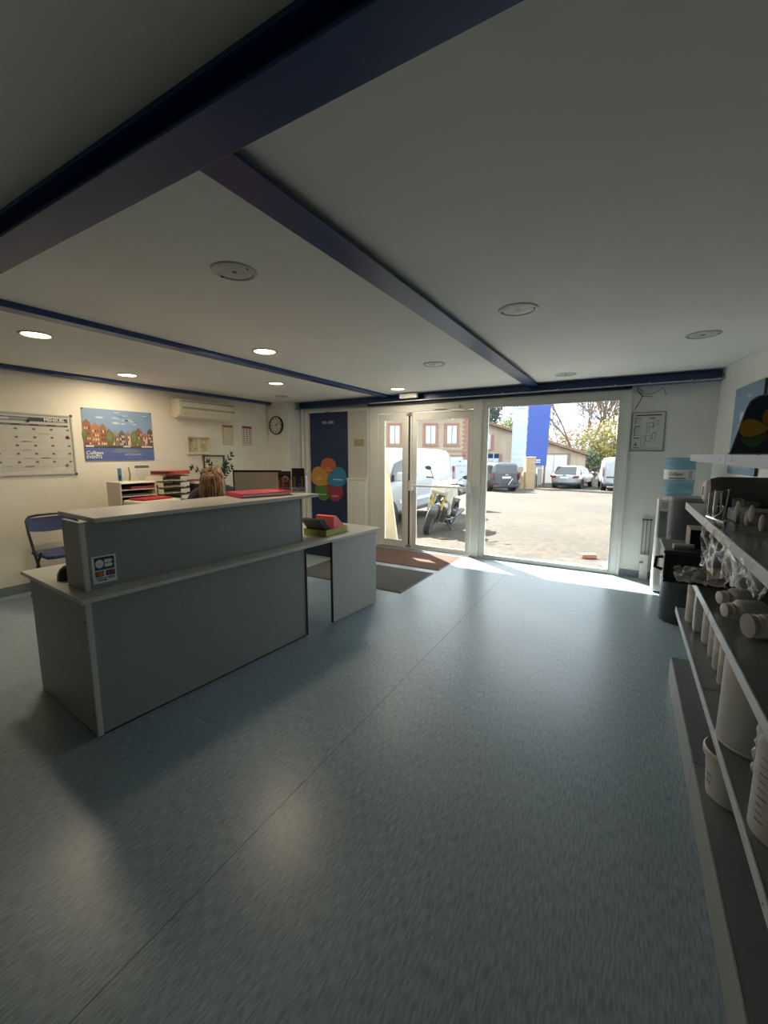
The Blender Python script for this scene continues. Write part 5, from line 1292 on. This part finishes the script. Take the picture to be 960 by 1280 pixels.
def hatch(t, paint, L, W, H, belt, tall=False, hubs='#b9bcbf', plate='#cfd6e4'):
    """rear at y=0, nose at y=L; seen from behind"""
    hw = W/2
    if tall:
        st = [(0, hw*.90, hw*.93, hw*.80, .30, belt, H*.93), (.12, hw*.96, hw*.98, hw*.82, .26, belt, H*.985), (.7, hw, hw, hw*.84, .24, belt, H), (1.7, hw, hw, hw*.85, .24, belt, H), (2.6, hw, hw, hw*.83, .24, belt, H*.985), (3.35, hw, hw*.98, hw*.78, .24, belt, belt+.16), (4.0, hw*.95, hw*.92, hw*.72, .26, belt-.12, belt-.02), (L, hw*.80, hw*.74, hw*.6, .3, belt-.32, belt-.24)]
    else:
        st = [(0, hw*.90, hw*.93, hw*.74, .32, belt, belt+.02), (.10, hw*.95, hw*.97, hw*.74, .28, belt, belt+.12), (.5, hw, hw, hw*.76, .24, belt, H*.955), (.95, hw, hw, hw*.77, .24, belt, H*.99), (1.7, hw, hw, hw*.78, .24, belt, H), (2.4, hw, hw, hw*.77, .24, belt, H*.97), (3.1, hw, hw*.98, hw*.74, .24, belt, belt+.12), (3.8, hw*.96, hw*.92, hw*.7, .26, belt-.08, belt), (L, hw*.80, hw*.76, hw*.6, .3, belt-.26, belt-.18)]
    loft_vehicle(t, st, paint)
    r = .32
    for y in (.78, L-.85):
        for s_ in (-1, 1):
            wheel(t, s_*(hw-.10), y, r, .2, s_, hubs)
            g = G(); g.cyl((s_*(hw-.26), y, r), (s_*(hw+.006), y, r), r*1.12, n=28); obj('wheel_arch', g, M_black, t)
    # glass
    if tall: glass_poly(t, [(-hw*.74, -.012, belt+.06), (hw*.74, -.012, belt+.06), (hw*.70, .03, H*.90), (-hw*.70, .03, H*.90)], 'rear_window')
    else: glass_poly(t, [(-hw*.78, .03, belt+.05), (hw*.78, .03, belt+.05), (hw*.66, .46, H*.945), (-hw*.66, .46, H*.945)], 'rear_window')
    ends = (.55, 1.35, 1.45, 2.35, 2.45, 2.95) if not tall else (.35, 1.1, 1.2, 2.1, 2.2, 2.95)
    for s_ in (-1, 1):
        for k in range(3):
            y0, y1 = ends[2*k], ends[2*k+1]; q = []
            for (y, f_) in ((y0, .1), (y1, .1), (y1 - (.25 if k == 2 else 0), .86 if k < 2 else .55), (y0 + (.2 if k == 0 and not tall else 0), .86)):
                x, yy, z = side_pt(st, y, f_); q.append((s_*x, yy, z))
            glass_poly(t, q if s_ > 0 else q[::-1], 'side_window')
        g = G(); g.prism([(hw*.55, belt-.20), (hw*.97, belt-.16), (hw*.97, belt-.02), (hw*.60, belt-.06)], -.03, .12, 'XZ')
        if s_ < 0:
            for v in g.b.verts: v.co.x *= -1
        if tall:
            for v in g.b.verts: v.co = Vector((s_*hw*(.86 if abs(v.co.x) < hw*.8 else .96), v.co.y, belt-.1+(v.co.z-belt)*2.2+.25))
        obj('tail_light', g, M_red, t)
        g = G(); g.sphere((s_*(hw+.10), 2.75, belt+.08), .1, 1, .6, .75); obj('mirror', g, paint if not tall else M_black, t, smooth=True)
    g = G(); g.box(-hw*.86, hw*.86, -.05, .25, .22, .42); obj('bumper', g, M_black if not tall else M_dark, t, bevel=.05)
    g = G(); g.box(-.26, .26, -.012, .02, belt-.22, belt-.11); obj('number_plate', g, mat('plate'+plate, plate, .4), t)
    g = G(); g.box(-.09, .09, -.022, .02, belt-.04, belt+.01); obj('badge', g, M_chrome, t)
    return t
pS = far(pu(705, 27), 27); zS = gz(pS.x, pS.y)
t = thing('car', 'silver hatchback parked in front of the barn doors', 'car', (*far(pu(705, 27), 27)[:2], zS), TH-math.radians(40))
hatch(t, M_silver, 4.25, 1.80, 1.50, .90)
pD = far(pu(633, 24), 24); zD = gz(pD.x, pD.y)
t = thing('car', 'dark grey people carrier parked left of the stone pier', 'car', (*far(pu(633, 24.0), 24.0)[:2], zD), TH+math.radians(10))
hatch(t, M_anthr, 4.3, 1.74, 1.68, .98, True, plate='#d2d4d0')
g = G(); g.tube([(.1, -.045, .4), (.35, -.055, .75)], .014, 6); obj('wiper', g, M_white, t)
g = G()
for s_ in (-.55, .55): g.tube([(s_, .4, 1.69), (s_, .5, 1.74), (s_, 2.0, 1.74), (s_, 2.1, 1.69)], .02, 6)
obj('roof_rail', g, M_chrome, t)

def van(t, L, W, H, belt, rear_detail=False):
    """rear at y=0, nose at y=L"""
    hw = W/2
    st = [(0, hw*.96, hw*.97, hw*.88, .32, belt, H*.975), (.08, hw*.99, hw, hw*.91, .28, belt, H*.995), (1.2, hw, hw, hw*.92, .26, belt, H), (2.6, hw, hw, hw*.92, .26, belt, H), (3.2, hw, hw, hw*.90, .26, belt, H*.97), (3.75, hw, hw*.98, hw*.82, .26, belt, H*.80), (4.25, hw*.98, hw*.94, hw*.76, .26, belt-.06, belt+.08), (L-.12, hw*.92, hw*.86, hw*.7, .28, belt-.24, belt-.12), (L, hw*.80, hw*.74, hw*.6, .34, belt-.36, belt-.28)]
    loft_vehicle(t, st, M_vanw)
    r = .34
    for y in (.95, L-.95):
        for s_ in (-1, 1):
            wheel(t, s_*(hw-.11), y, r, .22, s_, '#8f9396')
            g = G(); g.cyl((s_*(hw-.28), y, r+.02), (s_*(hw+.008), y, r+.02), r*1.16, n=28); obj('wheel_arch', g, M_black, t)
    for s_ in (-1, 1):
        q = []
        for (y, f_) in ((2.75, .08), (3.85, .02), (3.45, .86), (2.80, .86)):
            x, yy, z = side_pt(st, y, f_, .014); q.append((s_*x, yy, z))
        glass_poly(t, q if s_ > 0 else q[::-1], 'cab_window')
        q = []
        for (y, f_) in ((.35, .12), (2.5, .12), (2.5, .80), (.35, .80)):
            x, yy, z = side_pt(st, y, f_, .004); q.append((s_*x, yy, z))
        glass_poly(t, q if s_ > 0 else q[::-1], 'side_panel', mat('van_panel', '#95999d', .3, coat=.4))
        g = G(); g.box(s_*hw-.02, s_*hw+.012, .9, L-1.4, .62, .70); obj('side_strip', g, mat('van_strip', '#c4c8ca', .5), t)
        g = G(); g.box(s_*(hw+.02), s_*(hw+.18), 3.55, 3.65, belt+.02, belt+.22); obj('mirror', g, M_dark if rear_detail else M_vanw, t, bevel=.03)
        g = G(); g.box(s_*hw-.02, s_*hw+.02, 2.62, 2.80, belt-.16, belt-.12); obj('door_handle', g, M_dark, t)
        g = G(); g.box(s_*hw*.985-.03, s_*hw*.985+.02, -.02, .10, .85, 1.42); obj('tail_light', g, M_red, t, bevel=.01)
        g = G(); g.sphere((s_*hw*.7, L-.08, belt-.36), .16, 1, .5, .7); obj('headlight', g, M_chrome, t, smooth=True)
    glass_poly(t, [(-hw*.74, 4.28, belt+.06), (-hw*.70, 3.82, H*.80), (hw*.70, 3.82, H*.80), (hw*.74, 4.28, belt+.06)], 'windscreen')
    g = G(); g.box(-hw*.9, hw*.9, -.07, .1, .28, .45); obj('bumper', g, M_dark, t, bevel=.03)
    g = G(); g.box(-.008, .008, -.012, .02, .46, H*.93); obj('door_gap', g, M_grey, t)
    g = G(); g.box(-hw*.8, -hw*.1, -.016, .02, .78, .85); obj('rear_strip', g, M_dark, t)
    g = G(); g.box(-.34, .18, -.02, .02, .62, .73); obj('number_plate', g, mat('plate_white', '#d9dbdb', .4), t)
    g = G(); g.box(-.18, -.06, -.03, .02, 1.12, 1.16); obj('door_handle', g, M_dark, t)
    g = G(); g.box(-.2, .2, -.012, .04, H*.955, H*.98); obj('brake_light', g, M_red, t)
tp = far(pu(776, 24.2), 24.2); t = thing('van', 'white van seen from behind at the right edge of the window', 'van', (*tp[:2], gz(tp.x, tp.y)), TH-math.radians(24))
van(t, 4.9, 1.92, 1.97, 1.12, True)
t = thing('van', 'white van parked behind the motorcycle outside the glass door', 'van', (-5.66, 12.45, gz(-5.3, 11)), PI+math.radians(1))
van(t, 4.85, 1.95, 1.95, 1.14); t.scale = (1, 1.1, 1)
text('lettering', 'Culligan', (-.99, 3.15, .98), (0, -1, 0), (0, 0, 1), .16, mat('van_letter', '#aeb6bd', .5), t, shear=.2)

# ---- white notice panel beside the house
D4 = 14.5
p4 = far(pu(576.5, D4), D4); z4 = gz(p4.x, p4.y)
t = thing('notice_board', 'white notice board standing in the yard behind the motorcycle', 'notice board', (p4.x, p4.y, z4), TH)
hb = lambda y: 1.55 + (568-y)*D4/522.84 - z4
wb = pu(584.5, D4)-pu(566.5, D4)
g = G(); g.box(-wb/2, wb/2, 0, .04, hb(602), hb(575)); obj('panel', g, mat('notice_white', '#a9b0c4', .5), t)
it = [(R4(-.10, -.02, hb(577.6), hb(576.2)), '#5b5560', 0), (R4(-.2, .0, hb(582.8), hb(582.0)), '#6f8bbd', 0), (R4(.04, .2, hb(582), hb(581.5)), '#7aa0c8', 0), (R4(.04, .2, hb(583.6), hb(583.1)), '#7aa0c8', 0), (R4(-.04, .04, hb(590.6), hb(589.2)), '#7b7f90', 0)]
prints('board_print', it, (0, 0, 0), (1, 0, 0), (0, 0, 1), t, base=.004)
for x in (-wb/2+.03, wb/2-.07):
    g = G(); g.box(x, x+.04, .04, .08, -.05, hb(575)); obj('post', g, M_grey, t)

# ---- leaning board outside the narrow pane
g = G(); g.prism([(-4.35, -.05), (-3.50, -.05), (-3.72, 1.42), (-4.35, 1.42)], 6.52, 6.56, 'XZ')
tag(obj('leaning_board', g, mat('cream_board', '#d6cbb0', .7, var=.03)), 'cream board standing outside behind the narrow left door pane', 'board')
# brick on the ground and small plank
g = G(); g.box(-.11, .11, -.055, .055, 0, .06)
tag(obj('brick', g, mat('orange_brick', '#8f5f48', .8, var=.1), bevel=.006, loc=(-.44, 7.1, gz(-.44, 7.1)), rotz=.5), 'orange brick lying on the gravel outside the window', 'brick')
g = G(); g.box(-.12, .12, -.14, .14, 0, .04)
tag(obj('paver', g, mat('yellow_paver', '#a89a6c', .8), bevel=.006, loc=(-.10, 6.62, gz(-.1, 6.6)), rotz=.5), 'pale yellow slab at the lower right corner of the window', 'slab')

# ---- motorcycle (local: +x forward, +y its left)
t = thing('motorcycle', 'white and black touring motorcycle on its side stand outside the door', 'motorcycle', (-3.66, 8.72, gz(-3.66, 8.7)))
t.rotation_mode = 'XYZ'
t.matrix_world = Matrix.Translation((-3.66, 8.80, gz(-3.66, 8.7)+.0)) @ Matrix.Rotation(-PI/2+math.radians(4), 4, 'Z') @ Matrix.Rotation(math.radians(-13), 4, 'X')
M_bw = mat('bike_white', '#c4c2b8', .3, coat=.5); M_bk = mat('bike_black', '#1b1c1f', .4); M_gold = mat('fork_gold', '#b39a3a', .3, .7); M_eng = mat('engine_grey', '#55585b', .45, .5); M_rim = mat('bike_rim', '#7d8083', .35, .6)
def mwheel(x, r, w, steer=0, front=False):
    R = Matrix.Translation((x, 0, r)) @ Matrix.Rotation(steer, 4, 'Z')
    g = G(R); g.lathe([(r*.78, -w*.42), (r*.9, -w*.5), (r*.975, -w*.34), (r, 0), (r*.975, w*.34), (r*.9, w*.5), (r*.78, w*.42)], 36, axis='Y'); wh = obj('wheel', g, M_rubber, t, smooth=True)
    g = G(R); g.lathe([(r*.72, -w*.3), (r*.79, -w*.36), (r*.79, w*.36), (r*.72, w*.3), (r*.72, -w*.3)], 36, axis='Y')
    for k in range(6):
        a = 2*PI*k/6; g.bar((.04*math.cos(a), 0, .04*math.sin(a)), (r*.74*math.cos(a), 0, r*.74*math.sin(a)), .03, .03, up=(0, 1, 0))
    g.cyl((0, -w*.5, 0), (0, w*.5, 0), .045); obj('rim', g, M_rim, wh)
    for s_ in ((-1, 1) if front else (1,)):
        g = G(R); g.lathe([(.09, s_*w*.62), (.15, s_*w*.62), (.15, s_*w*.62+.006), (.09, s_*w*.62+.006), (.09, s_*w*.62)], 28, axis='Y'); obj('brake_disc', g, M_steel, wh)
    if front:
        g = G(R); g.box(-.03, .05, -w*.75, -w*.55, .04, .14); g.box(-.13, -.07, w*.55, w*.8, -.05, .08); obj('brake_caliper', g, M_red, wh, bevel=.006)
    return wh
ST = math.radians(8)
mwheel(.77, .305, .125, ST, True); mwheel(-.75, .31, .17)
RS = Matrix.Translation((.45, 0, .95)) @ Matrix.Rotation(ST, 4, 'Z') @ Matrix.Translation((-.45, 0, -.95))
for s_ in (-1, 1):
    g = G(RS); g.cyl((.77, s_*.105, .305), (.66, s_*.105, .56), .03, n=12); obj('fork_leg', g, M_bk, t, smooth=True)
    g = G(RS); g.cyl((.66, s_*.105, .56), (.56, s_*.105, .80), .026, n=12); g.cyl((.56, s_*.105, .80), (.50, s_*.105, .95), .026, n=12); obj('fork_tube', g, M_gold, t, smooth=True)
g = G(RS)
for k in range(9):
    a0, a1 = math.radians(35+k*11), math.radians(46+k*11)
    A = [(.77+.345*math.cos(a), y, .305+.345*math.sin(a)) for a in (a0, a1) for y in (-.075, .075)]
    g.poly([A[0], A[1], A[3], A[2]])
    for s_ in (-1, 1): g.poly([(.77+.345*math.cos(a0), s_*.075, .305+.345*math.sin(a0)), (.77+.345*math.cos(a1), s_*.075, .305+.345*math.sin(a1)), (.77+.30*math.cos(a1), s_*.082, .305+.30*math.sin(a1)), (.77+.30*math.cos(a0), s_*.082, .305+.30*math.sin(a0))])
obj('front_fender', g, M_bk, t, smooth=60)
# fairing halves
for s_ in (-1, 1):
    g = G(); pts = [(.58, .80), (.64, .98), (.48, 1.12), (.20, 1.08), (.06, .94), (.16, .66), (.24, .44), (.36, .44), (.42, .68)]
    A = [(x, s_*(.25 if x < .5 else .18), z) for x, z in pts]; B = [(x, s_*(.20 if x < .5 else .14), z) for x, z in pts]
    g.poly(A if s_ < 0 else A[::-1]); g.poly(B if s_ > 0 else B[::-1])
    n = len(pts)
    for k in range(n): g.poly([A[k], A[(k+1) % n], B[(k+1) % n], B[k]])
    obj('side_fairing', g, M_bw, t, bevel=.015)
    g = G(); g.prism([(.18, .50), (.36, .62), (.34, .86), (.14, .80)], s_*.256, s_*.24, 'XZ'); obj('fairing_infill', g, M_bk, t)
    g = G(); g.bar((.62, s_*.02, .98), (.66, s_*.13, 1.02), .02, .07); obj('headlight', g, M_chrome, t, bevel=.01)
    g = G(); g.tube([(.48, s_*.12, 1.10), (.40, s_*.30, 1.16), (.33, s_*.42, 1.13)], .014, 8); obj('handlebar', g, M_bk, t, smooth=True)
    g = G(); g.cyl((.37, s_*.33, 1.15), (.32, s_*.45, 1.125), .021, n=12); g.tube([(.40, s_*.34, 1.15), (.41, s_*.42, 1.14)], .006, 6); obj('grip', g, M_rubber, t, smooth=True)
    g = G(); g.tube([(.42, s_*.25, 1.13), (.44, s_*.33, 1.27), (.43, s_*.38, 1.32)], .008, 6); g.sphere((.42, s_*.43, 1.34), .075, .35, 1.0, .6); obj('mirror', g, M_bk, t, smooth=True)
    g = G(); g.box(.10, .16, s_*.14, s_*.24, .34, .36); obj('footpeg', g, M_bk, t)
    g = G(); g.cyl((.05, s_*.08, .46), (.05, s_*.30, .46), .085, n=16); g.cyl((.05, s_*.30, .46), (.05, s_*.325, .46), .07, n=16); obj('cylinder_head', g, M_eng, t, smooth=True)
g = G(); g.prism([(.60, .86), (.70, .94), (.66, 1.08), (.46, 1.14), (.44, .90)], -.17, .17, 'XZ'); obj('nose_fairing', g, M_bw, t, bevel=.03)
g = G(); nS = 8
for k in range(nS):
    a0, a1 = -.9+1.8*k/nS, -.9+1.8*(k+1)/nS
    P = lambda a, z, r_: (.40+.26*math.cos(a)*r_, .27*math.sin(a), z)
    g.poly([P(a0, 1.04, 1.05), P(a1, 1.04, 1.05), P(a1, 1.47-.12*abs(a1), .30), P(a0, 1.47-.12*abs(a0), .30)])
obj('windscreen', g, clear_mat('bike_screen', (.85, .87, .9), diff=.22, rough=.1), t, smooth=80)
g = G(); g.prism([(.30, .98), (.18, 1.12), (-.10, 1.06), (-.22, .90), (.0, .82), (.25, .84)], -.13, .13, 'XZ'); obj('fuel_tank', g, M_bw, t, bevel=.05, seg=3)
g = G(); g.prism([(-.14, .92), (-.12, .98), (-.45, .93), (-.85, 1.02), (-.95, .98), (-.85, .93), (-.45, .84)], -.13, .13, 'XZ'); obj('seat', g, M_bk, t, bevel=.04, seg=3)
g = G(); g.prism([(-.4, .84), (-.9, .92), (-1.05, .98), (-1.02, .88), (-.7, .80)], -.11, .11, 'XZ'); obj('tail', g, M_bw, t, bevel=.03)
g = G(); g.box(-.22, .30, -.16, .16, .28, .58); g.box(-.1, .2, -.12, .12, .2, .3); obj('engine', g, M_eng, t, bevel=.03)
g = G(); g.tube([(.50, 0, .90), (.2, .10, .72), (-.2, .12, .52), (-.3, .1, .42)], .025, 8); g.tube([(.50, 0, .90), (.2, -.10, .72), (-.2, -.12, .52), (-.3, -.1, .42)], .025, 8); g.tube([(-.1, .12, .62), (-.5, .10, .84), (-.9, .08, .9)], .018, 8); g.tube([(-.1, -.12, .62), (-.5, -.10, .84), (-.9, -.08, .9)], .018, 8); obj('frame_tubes', g, M_bk, t, smooth=True)
g = G(); g.bar((-.25, -.11, .42), (-.75, -.11, .31), .05, .08); obj('swingarm', g, M_eng, t)
g = G(); g.tube([(.2, .14, .30), (-.1, .17, .26), (-.4, .19, .30), (-.85, .22, .42)], [.022, .03, .05, .055], 12); obj('exhaust', g, M_eng, t, smooth=True)
g = G(); g.tube([(.05, .12, .30), (.0, .24, .12), (-.02, .30, .075)], .014, 8); g.box(-.06, .04, .27, .35, .065, .08); obj('side_stand', g, M_bk, t, smooth=True)
g = G(); g.box(-.95, -.35, .16, .19, .80, .86); g.tube([(-.6, .18, .85), (-.7, .26, .9), (-.95, .22, .98)], .012, 6); g.tube([(-.6, -.18, .85), (-.7, -.26, .9), (-.95, -.22, .98)], .012, 6); obj('luggage_rack', g, M_bk, t)
g = G(); g.prism([(-.45, .86), (-.2, .92), (-.15, 1.04), (-.5, 1.12), (-.9, 1.06), (-.85, .98)], -.20, .20, 'XZ'); obj('tank_bag', g, mat('bag_grey', '#83868a', .6), t, bevel=.05, seg=3)
g = G(); g.prism([(-.70, .36), (-1.02, .42), (-1.12, .60), (-1.05, .62), (-.9, .5), (-.70, .42)], -.05, .05, 'XZ'); obj('rear_fender', g, M_bk, t)

# ---- trees
M_bark = mat('bark', '#6a5a4c', .9, var=.2, scale=10)
def bare_tree(name, pos, H, seed, label, spread=.55, depth=6, lean=0):
    rr = random.Random(seed); t = thing(name, label, 'tree', pos, 0)
    gt = G(); gb = G()
    def grow(p, d, L, r, k):
        q = p + d*L; m_ = p.lerp(q, .5)+Vector((rr.uniform(-1, 1), rr.uniform(-1, 1), rr.uniform(-.3, .6)))*L*.07
        (gt if k < 1 else gb).tube([p, m_, q], [r, r*.87, r*.74], 5 if k < 2 else 3, caps=False)
        if k >= depth or r < .003: return
        n = 2 if rr.random() < .55 else 3
        for i in range(n):
            a = rr.uniform(0, 2*PI); sp = rr.uniform(.35, 1.0)*spread*(1.25 if i else .6)
            x = d.cross(Vector((.3, .2, 1))).normalized(); y = d.cross(x)
            nd = (d*math.cos(sp) + (x*math.cos(a)+y*math.sin(a))*math.sin(sp)); nd.z += .12; nd.normalize()
            grow(q if i == 0 or rr.random() < .6 else p.lerp(q, rr.uniform(.55, .95)), nd, L*rr.uniform(.62, .85), r*.74, k+1)
    grow(Vector((0, 0, 0)), Vector((lean, 0, 1)).normalized(), H*.27, H*.013, 0)
    obj('trunk', gt, M_bark, t, smooth=True); stuff(obj('branches', gb, M_bark, t))
    return t
def leafy(name, pos, blobs, n, size, color, seed, label, var=.35):
    rr = random.Random(seed); t = thing(name, label, 'tree', pos, TH)
    m = mat('leaf'+color, color, .7, var=var, scale=1.4)
    g = G()
    for (cx, cy, cz, rx, ry, rz), share in blobs:
        for i in range(int(n*share)):
            while True:
                p = Vector((rr.uniform(-1, 1), rr.uniform(-1, 1), rr.uniform(-1, 1)))
                if .35 < p.length < 1: break
            p = Vector((cx+p.x*rx, cy+p.y*ry, cz+p.z*rz)) + noise.noise_vector(p*2.1)*.25*rx
            d = Vector((rr.uniform(-1, 1), rr.uniform(-1, 1), rr.uniform(-.6, .8))).normalized(); e = d.cross(Vector((rr.uniform(-1, 1), rr.uniform(-1, 1), rr.uniform(-1, 1)))).normalized()
            s_ = size*rr.uniform(.6, 1.3); g.poly([p-d*s_, p+e*s_*.4, p+d*s_, p-e*s_*.4])
    stuff(obj('foliage', g, m, t))
    g = G(); cx, cy, cz = blobs[0][0][:3]; g.tube([(cx, cy, 0), (cx, cy, cz)], [.18, .08], 6); 
    for (b_, sh_) in blobs[1:]: g.tube([(cx, cy, cz*.4), (b_[0], b_[1], b_[2])], [.08, .03], 5)
    obj('trunk', g, M_bark, t); return t
def gp(px, d): v = far(pu(px, d), d); return (v.x, v.y, GF)
bare_tree('bare_tree', gp(716, 41), 10.5, 21, 'bare tree with a tall leaning crown, nearest right of the blue sign', .62, 7, -.12)
bare_tree('bare_tree', gp(738, 44), 12.5, 5, 'tall bare forked tree behind the white van roof', .55, 7)
bare_tree('bare_tree', gp(768, 43), 10.5, 9, 'bare tree at the right edge of the window view', .6, 7)
bare_tree('bare_tree', gp(752, 50), 13.5, 31, 'distant bare tree between the tall forked tree and the window edge', .6, 7)
bare_tree('bare_tree', gp(724, 56), 12.0, 33, 'distant bare tree behind the leaning bare crown', .62, 7)
bare_tree('bare_tree', gp(696, 52), 9.0, 13, 'smaller distant bare tree just right of the blue sign', .6, 6)
bare_tree('bare_tree', gp(634, 48), 11.5, 17, 'bare tree behind the barn roof, left of the white sign panel', .6, 7)
leafy('bushy_tree', gp(741, 38), [((0, 0, 3.0, 2.0, 1.5, 1.9), .6), ((1.2, .3, 2.0, 1.6, 1.3, 1.5), .4)], 3600, .13, '#8f8758', 3, 'sparse olive bushy tree behind the gap between silver car and van')
leafy('bushy_tree', gp(765, 37), [((0, 0, 3.2, 1.7, 1.4, 2.4), .6), ((-1.2, .2, 2.0, 1.3, 1.2, 1.5), .4)], 3600, .13, '#9a8f52', 6, 'yellowish bushy tree behind the white van at the window edge')
leafy('bushy_tree', gp(731, 36), [((.2, 0, 1.5, 1.1, .9, 1.2), 1)], 1500, .12, '#4c5a42', 8, 'low dark green shrub at the right end of the barn')
leafy('bushy_tree', gp(725, 46), [((0, 0, 4.0, 2.6, 1.5, 1.6), .7), ((-2.6, .4, 3.4, 1.8, 1.3, 1.2), .3)], 2600, .13, '#a58d6a', 12, 'brownish thicket crown above the barn roof slope')
leafy('conifer', gp(608, 46), [((0, 0, 7.2, 1.5, 1.5, 2.6), .6), ((-.8, .2, 5.2, 1.6, 1.4, 1.6), .4)], 3000, .2, '#3f5048', 14, 'dark green conifer above the barn at the left window edge')
leafy('bushy_tree', gp(632, 42), [((0, 0, 4.6, 1.4, 1.2, 1.0), 1)], 1400, .14, '#7f8a4e', 15, 'light green tree crown just above the barn roof')
leafy('bushy_tree', gp(655, 60), [((0, 0, 7.0, 3.2, 2.0, 2.4), 1)], 1600, .2, '#66704f', 18, 'distant thin tree crown behind the white sign panel')

# small repeated fittings modelled together above become one object each
SPLIT = {'screw', 'clip', 'rivet', 'foot', 'castor', 'stretcher', 'fixing', 'roof_rail', 'bracket', 'pull', 'lamp', 'meeting_stile', 'leg', 'brick_jamb', 'exhaust_clip', 'headlight', 'brake_caliper', 'luggage_rack', 'door_frame'}
for o in list(bpy.data.objects):
    if o.type != 'MESH' or o.name.split('.')[0] not in SPLIT: continue
    b = bmesh.new(); b.from_mesh(o.data); b.faces.ensure_lookup_table(); seen = set(); isl = []
    for f in b.faces:
        if f.index in seen: continue
        st_, grp = [f], []; seen.add(f.index)
        while st_:
            q = st_.pop(); grp.append(q)
            for e in q.edges:
                for h_ in e.link_faces:
                    if h_.index not in seen: seen.add(h_.index); st_.append(h_)
        isl.append([[tuple(v.co) for v in q.verts] for q in grp])
    b.free()
    if len(isl) < 2: continue
    base = o.name.split('.')[0]; old = o.data
    for k, faces in enumerate(isl):
        g = G()
        for pts in faces: g.poly(pts)
        c = obj(base, g, old.materials[0], o.parent, smooth=any(p.use_smooth for p in old.polygons))
        c.matrix_basis = o.matrix_basis
        for md in o.modifiers:
            if md.type == 'BEVEL':
                m2 = c.modifiers.new('bevel', 'BEVEL'); m2.width = md.width; m2.segments = md.segments; m2.limit_method = 'ANGLE'; m2.angle_limit = md.angle_limit
    bpy.data.objects.remove(o)
bpy.context.view_layer.update()
